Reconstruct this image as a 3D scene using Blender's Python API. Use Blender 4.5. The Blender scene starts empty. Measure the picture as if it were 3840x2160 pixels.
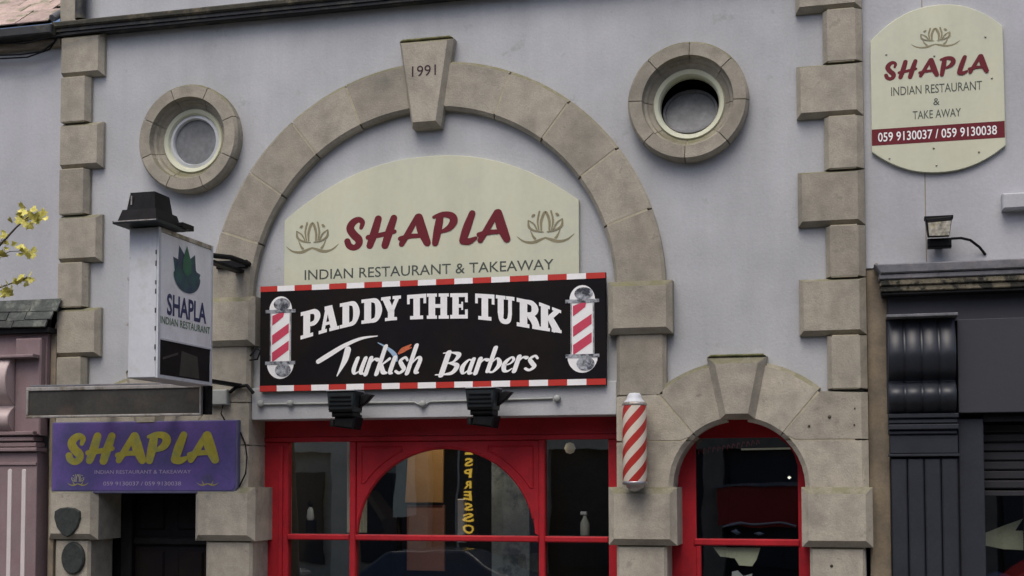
import bpy, bmesh, math, random
from mathutils import Vector, Matrix
R = math.radians
random.seed(7)
scene = bpy.context.scene
C = scene.collection

# ------------------------------------------------------------------ camera
cam_data = bpy.data.cameras.new('camera')
cam = bpy.data.objects.new('camera', cam_data)
C.objects.link(cam)
scene.camera = cam
YAW, PITCH, ROLL = 0.25141794, 0.05018985, -0.001803
fwd = Vector((-math.sin(YAW)*math.cos(PITCH), math.cos(YAW)*math.cos(PITCH), math.sin(PITCH)))
rt0 = Vector((math.cos(YAW), math.sin(YAW), 0))
up0 = rt0.cross(fwd)
rt = rt0*math.cos(ROLL) + up0*math.sin(ROLL)
up = -rt0*math.sin(ROLL) + up0*math.cos(ROLL)
m = Matrix((rt, up, -fwd)).transposed().to_4x4()
m.translation = Vector((0, -9, 2.5))
cam.matrix_world = m
cam_data.sensor_width = 36
cam_data.lens = 4900/3840*36
cam_data.shift_y = 477.28/3840
cam_data.clip_end = 500

# ------------------------------------------------------------------ world, sun, exposure
SUN_EL, SUN_AZ = R(58), R(186)        # a veiled high sun in front of the street, to the left: soft light from above
world = bpy.data.worlds.new('World'); scene.world = world; world.use_nodes = True
wn = world.node_tree; wn.nodes.clear()
wo = wn.nodes.new('ShaderNodeOutputWorld'); bg = wn.nodes.new('ShaderNodeBackground'); sk = wn.nodes.new('ShaderNodeTexSky')
sk.sky_type = 'NISHITA'; sk.sun_disc = False; sk.sun_elevation = SUN_EL; sk.sun_rotation = SUN_AZ
sk.air_density = 0.45; sk.dust_density = 3.0; sk.ozone_density = 0.2
bg.inputs[1].default_value = 0.15
wn.links.new(sk.outputs[0], bg.inputs[0]); wn.links.new(bg.outputs[0], wo.inputs[0])
sd = bpy.data.lights.new('sun', 'SUN'); sd.energy = .85; sd.angle = R(40); sd.color = (1.0, .96, .88)
sun = bpy.data.objects.new('sun', sd); C.objects.link(sun)
sdir = Vector((math.sin(SUN_AZ)*math.cos(SUN_EL), math.cos(SUN_AZ)*math.cos(SUN_EL), math.sin(SUN_EL)))
sun.rotation_euler = sdir.to_track_quat('Z', 'Y').to_euler()
sun.location = (-4, 6, 14)
scene.view_settings.view_transform = 'Standard'
scene.view_settings.look = 'None'
scene.view_settings.gamma = 1
scene.view_settings.exposure = 0.46
scene.view_settings.use_curve_mapping = False

# ------------------------------------------------------------------ materials
def mat(name, col, rough=.75, var=.12, scale=5., bump=.15, bscale=60., rnd=0., col2=None, c2=(.5, .62), c2scale=2.2,
        spots=None, metal=0., spec=.35, streak=0., cdist=.004, moss=None):
    M = bpy.data.materials.new(name); M.use_nodes = True
    n = M.node_tree.nodes; l = M.node_tree.links; n.clear()
    out = n.new('ShaderNodeOutputMaterial'); b = n.new('ShaderNodeBsdfPrincipled'); l.new(b.outputs[0], out.inputs[0])
    b.inputs['Roughness'].default_value = rough; b.inputs['Metallic'].default_value = metal
    b.inputs['Specular IOR Level'].default_value = spec
    g = n.new('ShaderNodeNewGeometry')
    def noise(sc, det=6, rg=.6, stretch=None):
        t = n.new('ShaderNodeTexNoise'); t.inputs['Scale'].default_value = sc; t.inputs['Detail'].default_value = det
        t.inputs['Roughness'].default_value = rg
        if stretch:
            mp = n.new('ShaderNodeMapping'); mp.inputs['Scale'].default_value = stretch
            l.new(g.outputs['Position'], mp.inputs[0]); l.new(mp.outputs[0], t.inputs['Vector'])
        else: l.new(g.outputs['Position'], t.inputs['Vector'])
        return t.outputs['Fac']
    def mth(op, a, bb):
        k = n.new('ShaderNodeMath'); k.operation = op
        for i, v in enumerate((a, bb)):
            if isinstance(v, (int, float)): k.inputs[i].default_value = v
            else: l.new(v, k.inputs[i])
        return k.outputs[0]
    def mrange(v, a, bb, c, d):
        k = n.new('ShaderNodeMapRange'); l.new(v, k.inputs[0])
        for i, q in enumerate((a, bb, c, d)): k.inputs[i+1].default_value = q
        return k.outputs[0]
    def mix(fac, a, bb, mode='MIX'):
        k = n.new('ShaderNodeMix'); k.data_type = 'RGBA'; k.blend_type = mode
        if isinstance(fac, (int, float)): k.inputs[0].default_value = fac
        else: l.new(fac, k.inputs[0])
        for i, v in ((6, a), (7, bb)):
            if isinstance(v, tuple): k.inputs[i].default_value = (*v[:3], 1)
            else: l.new(v, k.inputs[i])
        return k.outputs[2]
    color = tuple(col)
    if col2: color = mix(mrange(noise(c2scale, 8, .65), c2[0], c2[1], 0, 1), color, tuple(col2))
    if spots: color = mix(mrange(noise(spots[1], 4, .7), spots[2], spots[2]+.08, 0, spots[3]), color, tuple(spots[0]))
    if moss:
        sx = n.new('ShaderNodeSeparateXYZ'); l.new(g.outputs['True Normal'], sx.inputs[0])
        fz = mth('MULTIPLY', mrange(sx.outputs[2], .35, .6, 0, 1), mrange(noise(9, 5, .65), .32, .56, .25, .9))
        color = mix(fz, color, tuple(moss))
    v = mrange(noise(scale), .3, .7, 1-var, 1+var)
    if streak: v = mth('MULTIPLY', v, mrange(noise(3.5, 5, .6, (1, 1, .12)), .35, .65, 1-streak, 1+streak*.5))
    fine = mrange(noise(bscale*1.5, 3, .6), .3, .7, 1-var*.6, 1+var*.6)
    v = mth('MULTIPLY', v, fine)
    if rnd:
        oi = n.new('ShaderNodeObjectInfo'); v = mth('MULTIPLY', v, mrange(oi.outputs['Random'], 0, 1, 1-rnd, 1+rnd))
    vc = n.new('ShaderNodeCombineColor'); [l.new(v, vc.inputs[i]) for i in range(3)]
    l.new(mix(1.0, color, vc.outputs[0], 'MULTIPLY'), b.inputs['Base Color'])
    if bump:
        bp = n.new('ShaderNodeBump'); bp.inputs['Strength'].default_value = bump; bp.inputs['Distance'].default_value = cdist
        l.new(noise(bscale, 6, .6), bp.inputs['Height']); l.new(bp.outputs[0], b.inputs['Normal'])
    return M

def emit_mat(name, col, s):
    M = bpy.data.materials.new(name); M.use_nodes = True
    b = M.node_tree.nodes['Principled BSDF']; b.inputs['Base Color'].default_value = (*col, 1)
    b.inputs['Emission Color'].default_value = (*col, 1); b.inputs['Emission Strength'].default_value = s
    return M

def glass_mat(name, tint, base=.22, rough=.01):
    M = bpy.data.materials.new(name); M.use_nodes = True
    n = M.node_tree.nodes; l = M.node_tree.links; n.clear()
    out = n.new('ShaderNodeOutputMaterial'); mx = n.new('ShaderNodeMixShader')
    gl = n.new('ShaderNodeBsdfGlossy'); tr = n.new('ShaderNodeBsdfTransparent')
    lw = n.new('ShaderNodeLayerWeight'); lw.inputs[0].default_value = .5
    pw = n.new('ShaderNodeMath'); pw.operation = 'POWER'; l.new(lw.outputs['Facing'], pw.inputs[0]); pw.inputs[1].default_value = 4
    mr = n.new('ShaderNodeMapRange'); l.new(pw.outputs[0], mr.inputs[0]); mr.inputs[3].default_value = base; mr.inputs[4].default_value = 1
    gl.inputs['Roughness'].default_value = rough; gl.inputs[0].default_value = (.97, .98, .95, 1)
    tr.inputs[0].default_value = (*tint, 1)
    nz = n.new('ShaderNodeTexNoise'); nz.inputs['Scale'].default_value = 1.6; bp = n.new('ShaderNodeBump')
    bp.inputs['Strength'].default_value = .06; bp.inputs['Distance'].default_value = .02
    g = n.new('ShaderNodeNewGeometry'); l.new(g.outputs['Position'], nz.inputs['Vector'])
    l.new(nz.outputs['Fac'], bp.inputs['Height']); l.new(bp.outputs[0], gl.inputs['Normal'])
    l.new(mr.outputs[0], mx.inputs[0]); l.new(tr.outputs[0], mx.inputs[1]); l.new(gl.outputs[0], mx.inputs[2])
    l.new(mx.outputs[0], out.inputs[0])
    return M

M = {}
M['render'] = mat('painted_render', (.455, .468, .478), .85, .08, 2.2, .6, 45, col2=(.40, .415, .425), c2=(.42, .72), c2scale=.9, streak=.08,
                  spots=((.27, .28, .27), 5, .64, .45))
M['render2'] = mat('neighbour_render', (.455, .465, .485), .85, .07, 1.4, .5, 40, col2=(.40, .41, .42), c2=(.45, .7), c2scale=.8, streak=.06,
                   spots=((.33, .33, .33), 4, .68, .5))
M['tympanum'] = M['render']
M['stone'] = mat('granite_stone', (.36, .33, .265), .9, .17, 9, .6, 70, rnd=.14, col2=(.265, .25, .205), c2=(.45, .68), c2scale=2.6,
                 spots=((.17, .165, .13), 9, .60, .5), streak=.07, cdist=.006, moss=(.16, .155, .085))
M['stone_light'] = mat('pale_granite_stone', (.40, .37, .30), .9, .16, 9, .6, 70, rnd=.09, col2=(.31, .29, .24), c2=(.48, .65), c2scale=2.6,
                       spots=((.19, .185, .155), 8, .60, .5), streak=.1, cdist=.006, moss=(.16, .155, .09))
M['moss'] = mat('mossy_stone_top', (.2, .19, .09), .95, .3, 12, .6, 60, col2=(.1, .11, .05), c2=(.4, .6), c2scale=9)
M['mortar'] = mat('pale_mortar', (.42, .38, .28), .95, .15, 20, .3, 80)
M['plaster'] = mat('beige_plaster', (.27, .225, .16), .92, .15, 6, .5, 50, col2=(.2, .17, .13), c2=(.45, .62), c2scale=4, streak=.12)
M['black_metal'] = mat('black_gutter_metal', (.03, .032, .033), .55, .3, 15, .2, 60, col2=(.09, .085, .06), c2=(.5, .66), c2scale=7)
M['cornice'] = mat('weathered_dark_cornice', (.045, .043, .032), .85, .35, 10, .6, 50, col2=(.12, .105, .07), c2=(.5, .62), c2scale=6)
M['cream'] = mat('cream_sign_panel', (.62, .63, .47), .5, .035, 2, .05, 20, col2=(.53, .555, .44), c2=(.4, .7), c2scale=2, streak=.06, spec=.2)
M['white'] = mat('white_print', (.86, .86, .85), .45, .05, 6, 0)
M['white_old'] = mat('white_painted_metal', (.58, .61, .64), .5, .06, 6, .1, 40, col2=(.5, .51, .5), c2=(.52, .66), c2scale=6, streak=.1,
                     spots=((.2, .18, .14), 14, .69, .7))
M['acrylic'] = mat('grey_white_acrylic_panel', (.88, .89, .90), .4, .06, 4, .05, 40, col2=(.72, .72, .72), c2=(.45, .65), c2scale=4, streak=.10)
M['maroon'] = mat('dark_red_print', (.135, .006, .014), .6, .1, 10, 0)
M['dkgreen'] = mat('dark_grey_green_print', (.07, .085, .07), .5, .1, 10, 0)
M['gold'] = mat('olive_gold_print', (.25, .225, .13), .5, .12, 12, 0)
M['palegold'] = mat('pale_gold_print', (.42, .40, .28), .5, .1, 12, 0)
M['black_print'] = mat('black_print', (.006, .0055, .008), .6, .2, 2, .02, 10, col2=(.013, .009, .006), c2=(.4, .65), c2scale=1.5, spec=.12)
M['red_print'] = mat('bright_red_print', (.50, .035, .025), .5, .06, 8, 0)
M['pink_print'] = mat('pinkish_red_print', (.56, .06, .11), .45, .08, 8, 0)
M['chrome_print'] = mat('grey_printed_chrome', (.30, .32, .34), .4, .6, 28, 0, 28, col2=(.05, .055, .07), c2=(.5, .58), c2scale=16)
M['blue_print'] = mat('pale_blue_print', (.32, .45, .6), .5, .1, 8, 0)
M['orange_print'] = mat('orange_print', (.55, .14, .06), .5, .2, 30, 0)
M['red_paint'] = mat('red_gloss_paint', (.42, .020, .029), .45, .10, 4, .1, 30, spec=.22, col2=(.33, .020, .028), c2=(.46, .66), c2scale=7, spots=((.20, .03, .03), 22, .66, .4))
M['purple'] = mat('purple_sign_panel', (.125, .085, .29), .45, .1, 4, .05, 30, col2=(.085, .075, .21), c2=(.45, .62), c2scale=3)
M['purple_edge'] = mat('faded_blue_sign_edge', (.11, .11, .20), .5, .15, 8, .1)
M['yellow'] = mat('faded_yellow_print', (.42, .37, .05), .5, .12, 20, 0, col2=(.32, .33, .09), c2=(.5, .6), c2scale=14)
M['lilac'] = mat('lilac_print', (.42, .36, .48), .5, .1, 20, 0)
M['navy'] = mat('navy_print', (.025, .035, .12), .5, .1, 20, 0)
M['teal'] = mat('teal_print', (.015, .085, .09), .5, .3, 12, 0, col2=(.02, .04, .10), c2=(.42, .6), c2scale=7)
M['green'] = mat('green_print', (.09, .19, .08), .5, .1, 20, 0)
M['teal_light'] = mat('green_petal_print', (.02, .14, .07), .5, .2, 12, 0)
M['alu'] = mat('dull_aluminium', (.40, .38, .35), .45, .15, 12, .1, 60, metal=.5, col2=(.22, .19, .14), c2=(.5, .62), c2scale=8)
M['olive'] = mat('dirty_dark_olive_panel', (.045, .043, .036), .45, .25, 5, .05, 30, col2=(.075, .055, .04), c2=(.5, .66), c2scale=4)
M['black'] = mat('black_plastic', (.010, .010, .011), .55, .3, 10, .1, 40, spec=.12)
M['charcoal_metal'] = mat('charcoal_metal', (.022, .028, .03), .5, .2, 10, .1, 40, spec=.15)
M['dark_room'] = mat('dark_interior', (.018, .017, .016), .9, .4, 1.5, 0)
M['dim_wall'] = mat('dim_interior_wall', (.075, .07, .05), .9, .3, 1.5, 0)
M['grey_box'] = mat('grey_junction_box', (.33, .35, .33), .6, .08, 8, .1)
M['pink_paint'] = mat('mauve_paint', (.25, .185, .19), .6, .1, 5, .15, 40, col2=(.25, .17, .18), c2=(.48, .66), c2scale=4, streak=.1)
M['pink_light'] = mat('pale_flute_paint', (.62, .57, .55), .6, .06, 6, .1)
M['pink_mid'] = mat('pale_mauve_paint', (.46, .37, .36), .45, .1, 5, .1, 40, spec=.5)
M['slate_cap'] = mat('weathered_slate', (.06, .068, .062), .8, .35, 9, .7, 35, rnd=.25, col2=(.13, .14, .12), c2=(.5, .62), c2scale=10)
M['roof_slate'] = mat('tan_roof_slate', (.48, .37, .32), .85, .2, 10, .5, 40, rnd=.13, col2=(.26, .25, .17), c2=(.52, .62), c2scale=7)
M['grey_paint'] = mat('dark_grey_paint', (.030, .034, .043), .5, .15, 5, .1, 30, spec=.25)
M['grey_gloss'] = mat('glossy_grey_console_paint', (.026, .030, .038), .36, .15, 4, .08, 30, spec=.35)
M['fascia_grey'] = mat('satin_grey_fascia', (.042, .044, .053), .55, .06, 2, .04, 20)
M['lead'] = mat('lead_flashing', (.13, .135, .145), .6, .2, 7, .3, 30, col2=(.2, .19, .2), c2=(.5, .65), c2scale=5)
M['flaking'] = mat('flaking_timber', (.17, .15, .105), .9, .3, 12, .9, 30, col2=(.035, .035, .028), c2=(.50, .56), c2scale=9, cdist=.01)
M['plaque'] = mat('dark_bronze_plaque', (.035, .042, .038), .55, .35, 25, .5, 60)
M['pole_cream'] = mat('aged_cream_plastic', (.62, .56, .47), .35, .06, 8, 0)
M['leaf'] = mat('yellow_green_leaf', (.50, .46, .10), .6, .25, 30, 0, rnd=.3, col2=(.62, .56, .16), c2=(.5, .62), c2scale=30)
M['bark'] = mat('twig_bark', (.10, .085, .075), .9, .2, 20, .4)
M['asphalt'] = mat('asphalt', (.05, .05, .052), .9, .2, 3, .5, 90)
M['paving'] = mat('concrete_paving', (.12, .115, .105), .9, .1, 4, .3, 60)
M['paint_line'] = mat('yellow_road_paint', (.5, .36, .05), .8, .1, 6, .1)
M['steel'] = mat('brushed_steel', (.45, .46, .47), .3, .1, 9, .05, metal=.8)
M['rubber'] = mat('tyre_rubber', (.015, .015, .015), .85, .1, 9, .1)
M['car_red'] = mat('red_car_paint', (.3, .015, .015), .25, .03, 3, 0, spec=.6)
M['car_dark'] = mat('dark_blue_car_paint', (.03, .04, .06), .2, .03, 3, 0, spec=.6)
M['car_silver'] = mat('silver_car_paint', (.35, .36, .37), .25, .03, 3, 0, spec=.6, metal=.4)
M['opp_wall'] = mat('opposite_cream_wall', (.62, .58, .46), .9, .1, 2, .2)
M['opp_stone'] = mat('opposite_grey_wall', (.42, .40, .32), .9, .2, 3, .4)
M['opp_brown'] = mat('opposite_brown_wall', (.19, .165, .13), .9, .2, 3, .4)
M['opp_dark'] = mat('opposite_dark_shopfront', (.03, .03, .035), .5, .2, 2, .05)
M['opp_orange'] = mat('orange_reflection_tone', (.7, .42, .18), .8, .15, 2, 0)
M['opp_cloth'] = mat('opposite_cream_cloth', (.72, .73, .58), .8, .15, 2, 0)
M['opp_pink'] = mat('rose_reflection_tone', (.5, .26, .2), .8, .15, 2, 0)
M['banner_yellow'] = emit_mat('glowing_banner_letters', (1.0, .62, .08), .9)  # glow added so the banner letters show in the window reflection
M['blue_cloth'] = mat('dark_blue_cloth', (.02, .025, .09), .8, .2, 5, 0)
M['glass'] = glass_mat('window_glass', (.80, .84, .80), .30)
M['round_glass'] = mat('grey_round_glass', (.17, .18, .185), .5, .25, 5, .02, 20, spec=.3)
M['lamp_glass'] = mat('frosted_lamp_glass', (.5, .52, .52), .2, .1, 9, 0)
M['lit'] = emit_mat('lit_lamp', (1.0, .95, .85), 1.2)
M['globe'] = emit_mat('dim_globe', (.8, .74, .6), .10)
M['floodlens'] = mat('reflective_lamp_face', (.42, .40, .33), .25, .5, 30, 0, 30, metal=.3, col2=(.5, .47, .2), c2=(.55, .62), c2scale=22)

def striped_pole():
    Mt = mat('striped_pole', (.62, .56, .47), .32, .05, 8, 0)
    n = Mt.node_tree.nodes; l = Mt.node_tree.links
    b = [x for x in n if x.type == 'BSDF_PRINCIPLED'][0]
    tc = n.new('ShaderNodeTexCoord'); sp = n.new('ShaderNodeSeparateXYZ'); l.new(tc.outputs['Object'], sp.inputs[0])
    def mth(op, a, bb=None):
        k = n.new('ShaderNodeMath'); k.operation = op
        for i, v in enumerate((a, bb)):
            if v is None: continue
            if isinstance(v, (int, float)): k.inputs[i].default_value = v
            else: l.new(v, k.inputs[i])
        return k.outputs[0]
    ang = mth('ARCTAN2', sp.outputs['X'], mth('MULTIPLY', sp.outputs['Y'], -1.0))
    t = mth('SUBTRACT', mth('DIVIDE', sp.outputs['Z'], .139), mth('MULTIPLY', ang, 4/(2*math.pi)))
    f = mth('FRACT', mth('ADD', t, 10.12)); s = mth('LESS_THAN', f, .5)
    old = b.inputs['Base Color'].links[0].from_socket
    k = n.new('ShaderNodeMix'); k.data_type = 'RGBA'; l.new(s, k.inputs[0]); l.new(old, k.inputs[6]); k.inputs[7].default_value = (.40, .035, .028, 1)
    l.new(k.outputs[2], b.inputs['Base Color'])
    return Mt
M['pole'] = striped_pole()
M['pole_blue'] = mat('blue_grey_reflection_tone', (.30, .36, .40), .8, .3, 6, 0, col2=(.12, .15, .2), c2=(.5, .6), c2scale=5)
M['navy_brown'] = mat('dark_brown_incised_paint', (.045, .022, .03), .8, .4, 60, 0)

# ------------------------------------------------------------------ object helpers
def tag(o, label=None, cat=None, group=None, kind=None):
    if label: o['label'] = label
    if cat: o['category'] = cat
    if group: o['group'] = group
    if kind: o['kind'] = kind
    return o
def empty(name, label, cat, loc=(0, 0, 0), group=None):
    o = bpy.data.objects.new(name, None); C.objects.link(o); o.location = loc; o.empty_display_size = .1
    return tag(o, label, cat, group)

class B:
    """collects geometry, then links it as one object"""
    def __init__(s): s.v = []; s.f = []; s.smooth = set()
    def add(s, vs, fs, smooth=False):
        k = len(s.v); s.v += [tuple(p) for p in vs]
        for f in fs:
            if smooth: s.smooth.add(len(s.f))
            s.f.append([i+k for i in f])
        return s
    def box(s, x0, x1, y0, y1, z0, z1, c=0.0):
        return s.prism([(x0, z0), (x1, z0), (x1, z1), (x0, z1)], y0, y1, c)
    def prism(s, poly, y0, y1, c=0.0, dc=None):
        """outline in x,z seen from the street; front face at y0, back at y1, bevelled by c (a number or one per edge)"""
        n = len(poly)
        a = sum(poly[i][0]*poly[(i+1) % n][1]-poly[(i+1) % n][0]*poly[i][1] for i in range(n))
        cs = list(c) if isinstance(c, (list, tuple)) else [c]*n
        if a < 0: poly = poly[::-1]; cs = (cs[::-1][1:]+cs[::-1][:1])
        if max(cs) <= 0:
            vs = [(x, y0, z) for x, z in poly]+[(x, y1, z) for x, z in poly]
            fs = [list(range(n)), list(range(2*n-1, n-1, -1))]+[[i, i+n, (i+1) % n+n, (i+1) % n] for i in range(n)]
            return s.add(vs, fs)
        dc = dc if dc is not None else max(cs)
        ins = []
        for i in range(n):
            p0, p1, p2 = poly[i-1], poly[i], poly[(i+1) % n]
            d1 = Vector((p1[0]-p0[0], p1[1]-p0[1])).normalized(); d2 = Vector((p2[0]-p1[0], p2[1]-p1[1])).normalized()
            n1 = Vector((-d1.y, d1.x)); n2 = Vector((-d2.y, d2.x)); c1, c2 = cs[i-1], cs[i]
            det = n1.x*n2.y-n1.y*n2.x
            if abs(det) < 1e-3: q = n1*((c1+c2)/2)
            else: q = Vector(((c1*n2.y-c2*n1.y)/det, (n1.x*c2-n2.x*c1)/det))
            ins.append((p1[0]+q.x, p1[1]+q.y))
        vs = [(x, y0, z) for x, z in ins]+[(x, y0+dc, z) for x, z in poly]+[(x, y1, z) for x, z in poly]
        fs = [list(range(n)), list(range(3*n-1, 2*n-1, -1))]
        for i in range(n):
            j = (i+1) % n
            fs += [[i, i+n, j+n, j], [i+n, i+2*n, j+2*n, j+n]]
        return s.add(vs, fs)
    def tube(s, pts, r, seg=8, caps=True):
        P = [Vector(p) for p in pts]; rr = r if isinstance(r, (list, tuple)) else [r]*len(P)
        rings = []
        for i, p in enumerate(P):
            d = (P[min(i+1, len(P)-1)]-P[max(i-1, 0)]).normalized()
            a = d.cross(Vector((0, 0, 1)));
            if a.length < .05: a = d.cross(Vector((1, 0, 0)))
            a.normalize(); b = d.cross(a)
            rings.append([p+(a*math.cos(t)+b*math.sin(t))*rr[i] for t in [2*math.pi*k/seg for k in range(seg)]])
        vs = [q for rg in rings for q in rg]; fs = []
        for i in range(len(P)-1):
            for k in range(seg):
                fs.append([i*seg+k, i*seg+(k+1) % seg, (i+1)*seg+(k+1) % seg, (i+1)*seg+k])
        s.add(vs, fs, True)
        if caps: s.add(rings[0], [list(range(seg))]); s.add(rings[-1], [list(range(seg))])
        return s
    def lathe(s, prof, ax=(0, 0, 0), seg=24, smooth=True, axis='z', caps=(0, -1)):
        """profile (radius, height) turned about a vertical axis (or, axis='y', about the street-facing axis)"""
        vs = []; fs = []
        for r, h in prof:
            for k in range(seg):
                t = 2*math.pi*k/seg
                if axis == 'z': vs.append((ax[0]+r*math.cos(t), ax[1]+r*math.sin(t), ax[2]+h))
                else: vs.append((ax[0]+r*math.cos(t), ax[1]+h, ax[2]+r*math.sin(t)))
        for i in range(len(prof)-1):
            for k in range(seg): fs.append([i*seg+k, i*seg+(k+1) % seg, (i+1)*seg+(k+1) % seg, (i+1)*seg+k])
        s.add(vs, fs, smooth)
        for i in [c % len(prof) for c in caps]:
            if prof[i][0] > 1e-4: s.add(vs[i*seg:(i+1)*seg], [list(range(seg))])
        return s
    def sector(s, prof, cx, cz, a0, a1, n):
        """closed profile (radius, y) swept about the point cx, cz from angle a0 to a1"""
        m = len(prof); vs = []; fs = []
        for k in range(n+1):
            t = a0+(a1-a0)*k/n
            vs += [(cx+r*math.cos(t), y, cz+r*math.sin(t)) for r, y in prof]
        for k in range(n):
            for i in range(m): fs.append([k*m+i, k*m+(i+1) % m, (k+1)*m+(i+1) % m, (k+1)*m+i])
        fs += [list(range(m)), [n*m+i for i in range(m-1, -1, -1)]]
        return s.add(vs, fs)
    def build(s, name, m, parent=None, loc=None, bevel=0):
        me = bpy.data.meshes.new(name); me.from_pydata(s.v, [], s.f); me.materials.append(m)
        for i in s.smooth: me.polygons[i].use_smooth = True
        bm = bmesh.new(); bm.from_mesh(me); bmesh.ops.recalc_face_normals(bm, faces=bm.faces); bm.to_mesh(me); bm.free()
        o = bpy.data.objects.new(name, me); C.objects.link(o)
        if loc: o.location = loc
        if parent: o.parent = parent
        if bevel:
            bv = o.modifiers.new('bevel', 'BEVEL'); bv.width = bevel; bv.segments = 2; bv.limit_method = 'ANGLE'
        return o

def filled(name, loops, y0, depth, m, parent=None):
    """plate with holes: loops of (x, z), front at y0, thickness depth"""
    cu = bpy.data.curves.new(name, 'CURVE'); cu.dimensions = '2D'; cu.fill_mode = 'BOTH'; cu.extrude = depth/2
    for lp in loops:
        sp = cu.splines.new('POLY'); sp.points.add(len(lp)-1); sp.use_cyclic_u = True
        for i, (x, z) in enumerate(lp): sp.points[i].co = (x, z, 0, 1)
    to = bpy.data.objects.new(name, cu); C.objects.link(to)
    dg = bpy.context.evaluated_depsgraph_get(); dg.update()
    me = bpy.data.meshes.new_from_object(to.evaluated_get(dg))
    bpy.data.objects.remove(to)
    for v in me.vertices: x, z, d = v.co; v.co = (x, y0+depth/2-d, z)
    me.materials.clear(); me.materials.append(m)
    bm = bmesh.new(); bm.from_mesh(me); bmesh.ops.remove_doubles(bm, verts=bm.verts, dist=1e-5)
    bmesh.ops.recalc_face_normals(bm, faces=bm.faces); bm.to_mesh(me); bm.free()
    o = bpy.data.objects.new(name, me); C.objects.link(o)
    if parent: o.parent = parent
    return o

def sheet(x0, x1, y, z0, z1):
    return B().add([(x0, y, z0), (x1, y, z0), (x1, y, z1), (x0, y, z1)], [[0, 1, 2, 3]])
def arc(cx, cz, r, a0, a1, n, rz=None):
    rz = rz or r
    return [(cx+r*math.cos(a0+(a1-a0)*i/n), cz+rz*math.sin(a0+(a1-a0)*i/n)) for i in range(n+1)]

# ------------------------------------------------------------------ lettering helpers
def smooth_pts(pts, n=6):
    if len(pts) < 3: return pts
    P = [pts[0]]+list(pts)+[pts[-1]]; out = []
    for i in range(1, len(P)-2):
        for k in range(n):
            t = k/n; out.append(tuple(.5*((2*b)+(-a+c)*t+(2*a-5*b+4*c-d)*t*t+(-a+3*b-3*c+d)*t**3)
                                      for a, b, c, d in zip(P[i-1], P[i], P[i+1], P[i+2])))
    return out+[tuple(pts[-1])]
class Ink:
    """flat printed shapes; fn maps u,v to x,y,z on the sign; every stroke lies a hair above the one before"""
    def __init__(s, fn, k0=0): s.fn = fn; s.b = B(); s.k = k0
    def poly(s, pts):
        s.b.add([s.fn(u, v, s.k) for u, v in pts], [list(range(len(pts)))]); s.k += 1
    def rect(s, a, b, c, d): s.poly([(a, b), (c, b), (c, d), (a, d)])
    def stroke(s, pts, sm=True, cap=True, sx=1.0):
        p = smooth_pts(pts) if sm else pts
        L = []; Rr = []
        for i, q in enumerate(p):
            a = p[max(i-1, 0)]; b = p[min(i+1, len(p)-1)]
            dx, dz = b[0]-a[0], b[1]-a[1]; l = math.hypot(dx, dz) or 1; nx, nz = -dz/l, dx/l; w = max(q[2], .001)/2
            L.append((q[0]+nx*w, q[1]+nz*w)); Rr.append((q[0]-nx*w, q[1]-nz*w))
        vs = [s.fn(u, v, s.k) for u, v in L+Rr]; n = len(p)
        s.b.add(vs, [[i, i+1, n+i+1, n+i] for i in range(n-1)]); s.k += 1
        if cap:
            for e in (0, -1):
                q = p[e]; w = max(q[2], .001)/2
                s.poly([(q[0]+w*math.cos(t), q[1]+w*math.sin(t)) for t in [2*math.pi*k/10 for k in range(10)]])
    def build(s, name, m, parent=None): return s.b.build(name, m, parent)

BRUSH = {
 'S': [[(.51, .67, .1), (.55, .84, .13), (.42, .93, .15), (.25, .84, .18), (.17, .67, .2), (.27, .48, .2), (.43, .31, .2), (.43, .15, .17), (.29, .06, .15), (.14, .13, .16), (.08, .27, .16)]],
 'H': [[(.36, .92, .18), (.24, .5, .2), (.10, .1, .17)], [(.84, .92, .17), (.70, .5, .2), (.57, .08, .18)], [(.04, .36, .12), (.45, .42, .12), (.86, .50, .11)]],
 'A': [[(.56, .93, .13), (.32, .5, .15), (.08, .1, .14)], [(.6, .9, .2), (.70, .5, .24), (.86, .1, .18)], [(.04, .27, .12), (.35, .33, .12), (.7, .33, .1)]],
 'P': [[(.25, .9, .17), (.18, .5, .2), (.10, .08, .16)], [(.06, .88, .08), (.32, .95, .13), (.58, .9, .17), (.66, .74, .19), (.54, .54, .16), (.30, .42, .08)]],
 'L': [[(.44, .93, .16), (.28, .5, .2), (.16, .12, .18)], [(.16, .1, .17), (.34, .08, .16), (.54, .17, .09)]]}
BRUSH_AT = [('S', 0), ('H', .68), ('A', 1.68), ('P', 2.68), ('L', 3.45), ('A', 4.05)]
def brush_word(fn_xz, x0, x1, z0, z1, y, name, m, parent, rise=0.0, fat=1.18):
    hx = (x1-x0)/5.0; hz = z1-z0
    ink = Ink(lambda u, v, k: fn_xz(x0+u*hx, z0+v*hz+rise*(u/5), y-k*.0001))
    for ch, ox in BRUSH_AT:
        for st in BRUSH[ch]: ink.stroke([(a+ox, b, c*1.05*fat) for a, b, c in st])
    return ink.build(name, m, parent)
flat = lambda x, z, y: (x, y, z)

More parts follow.
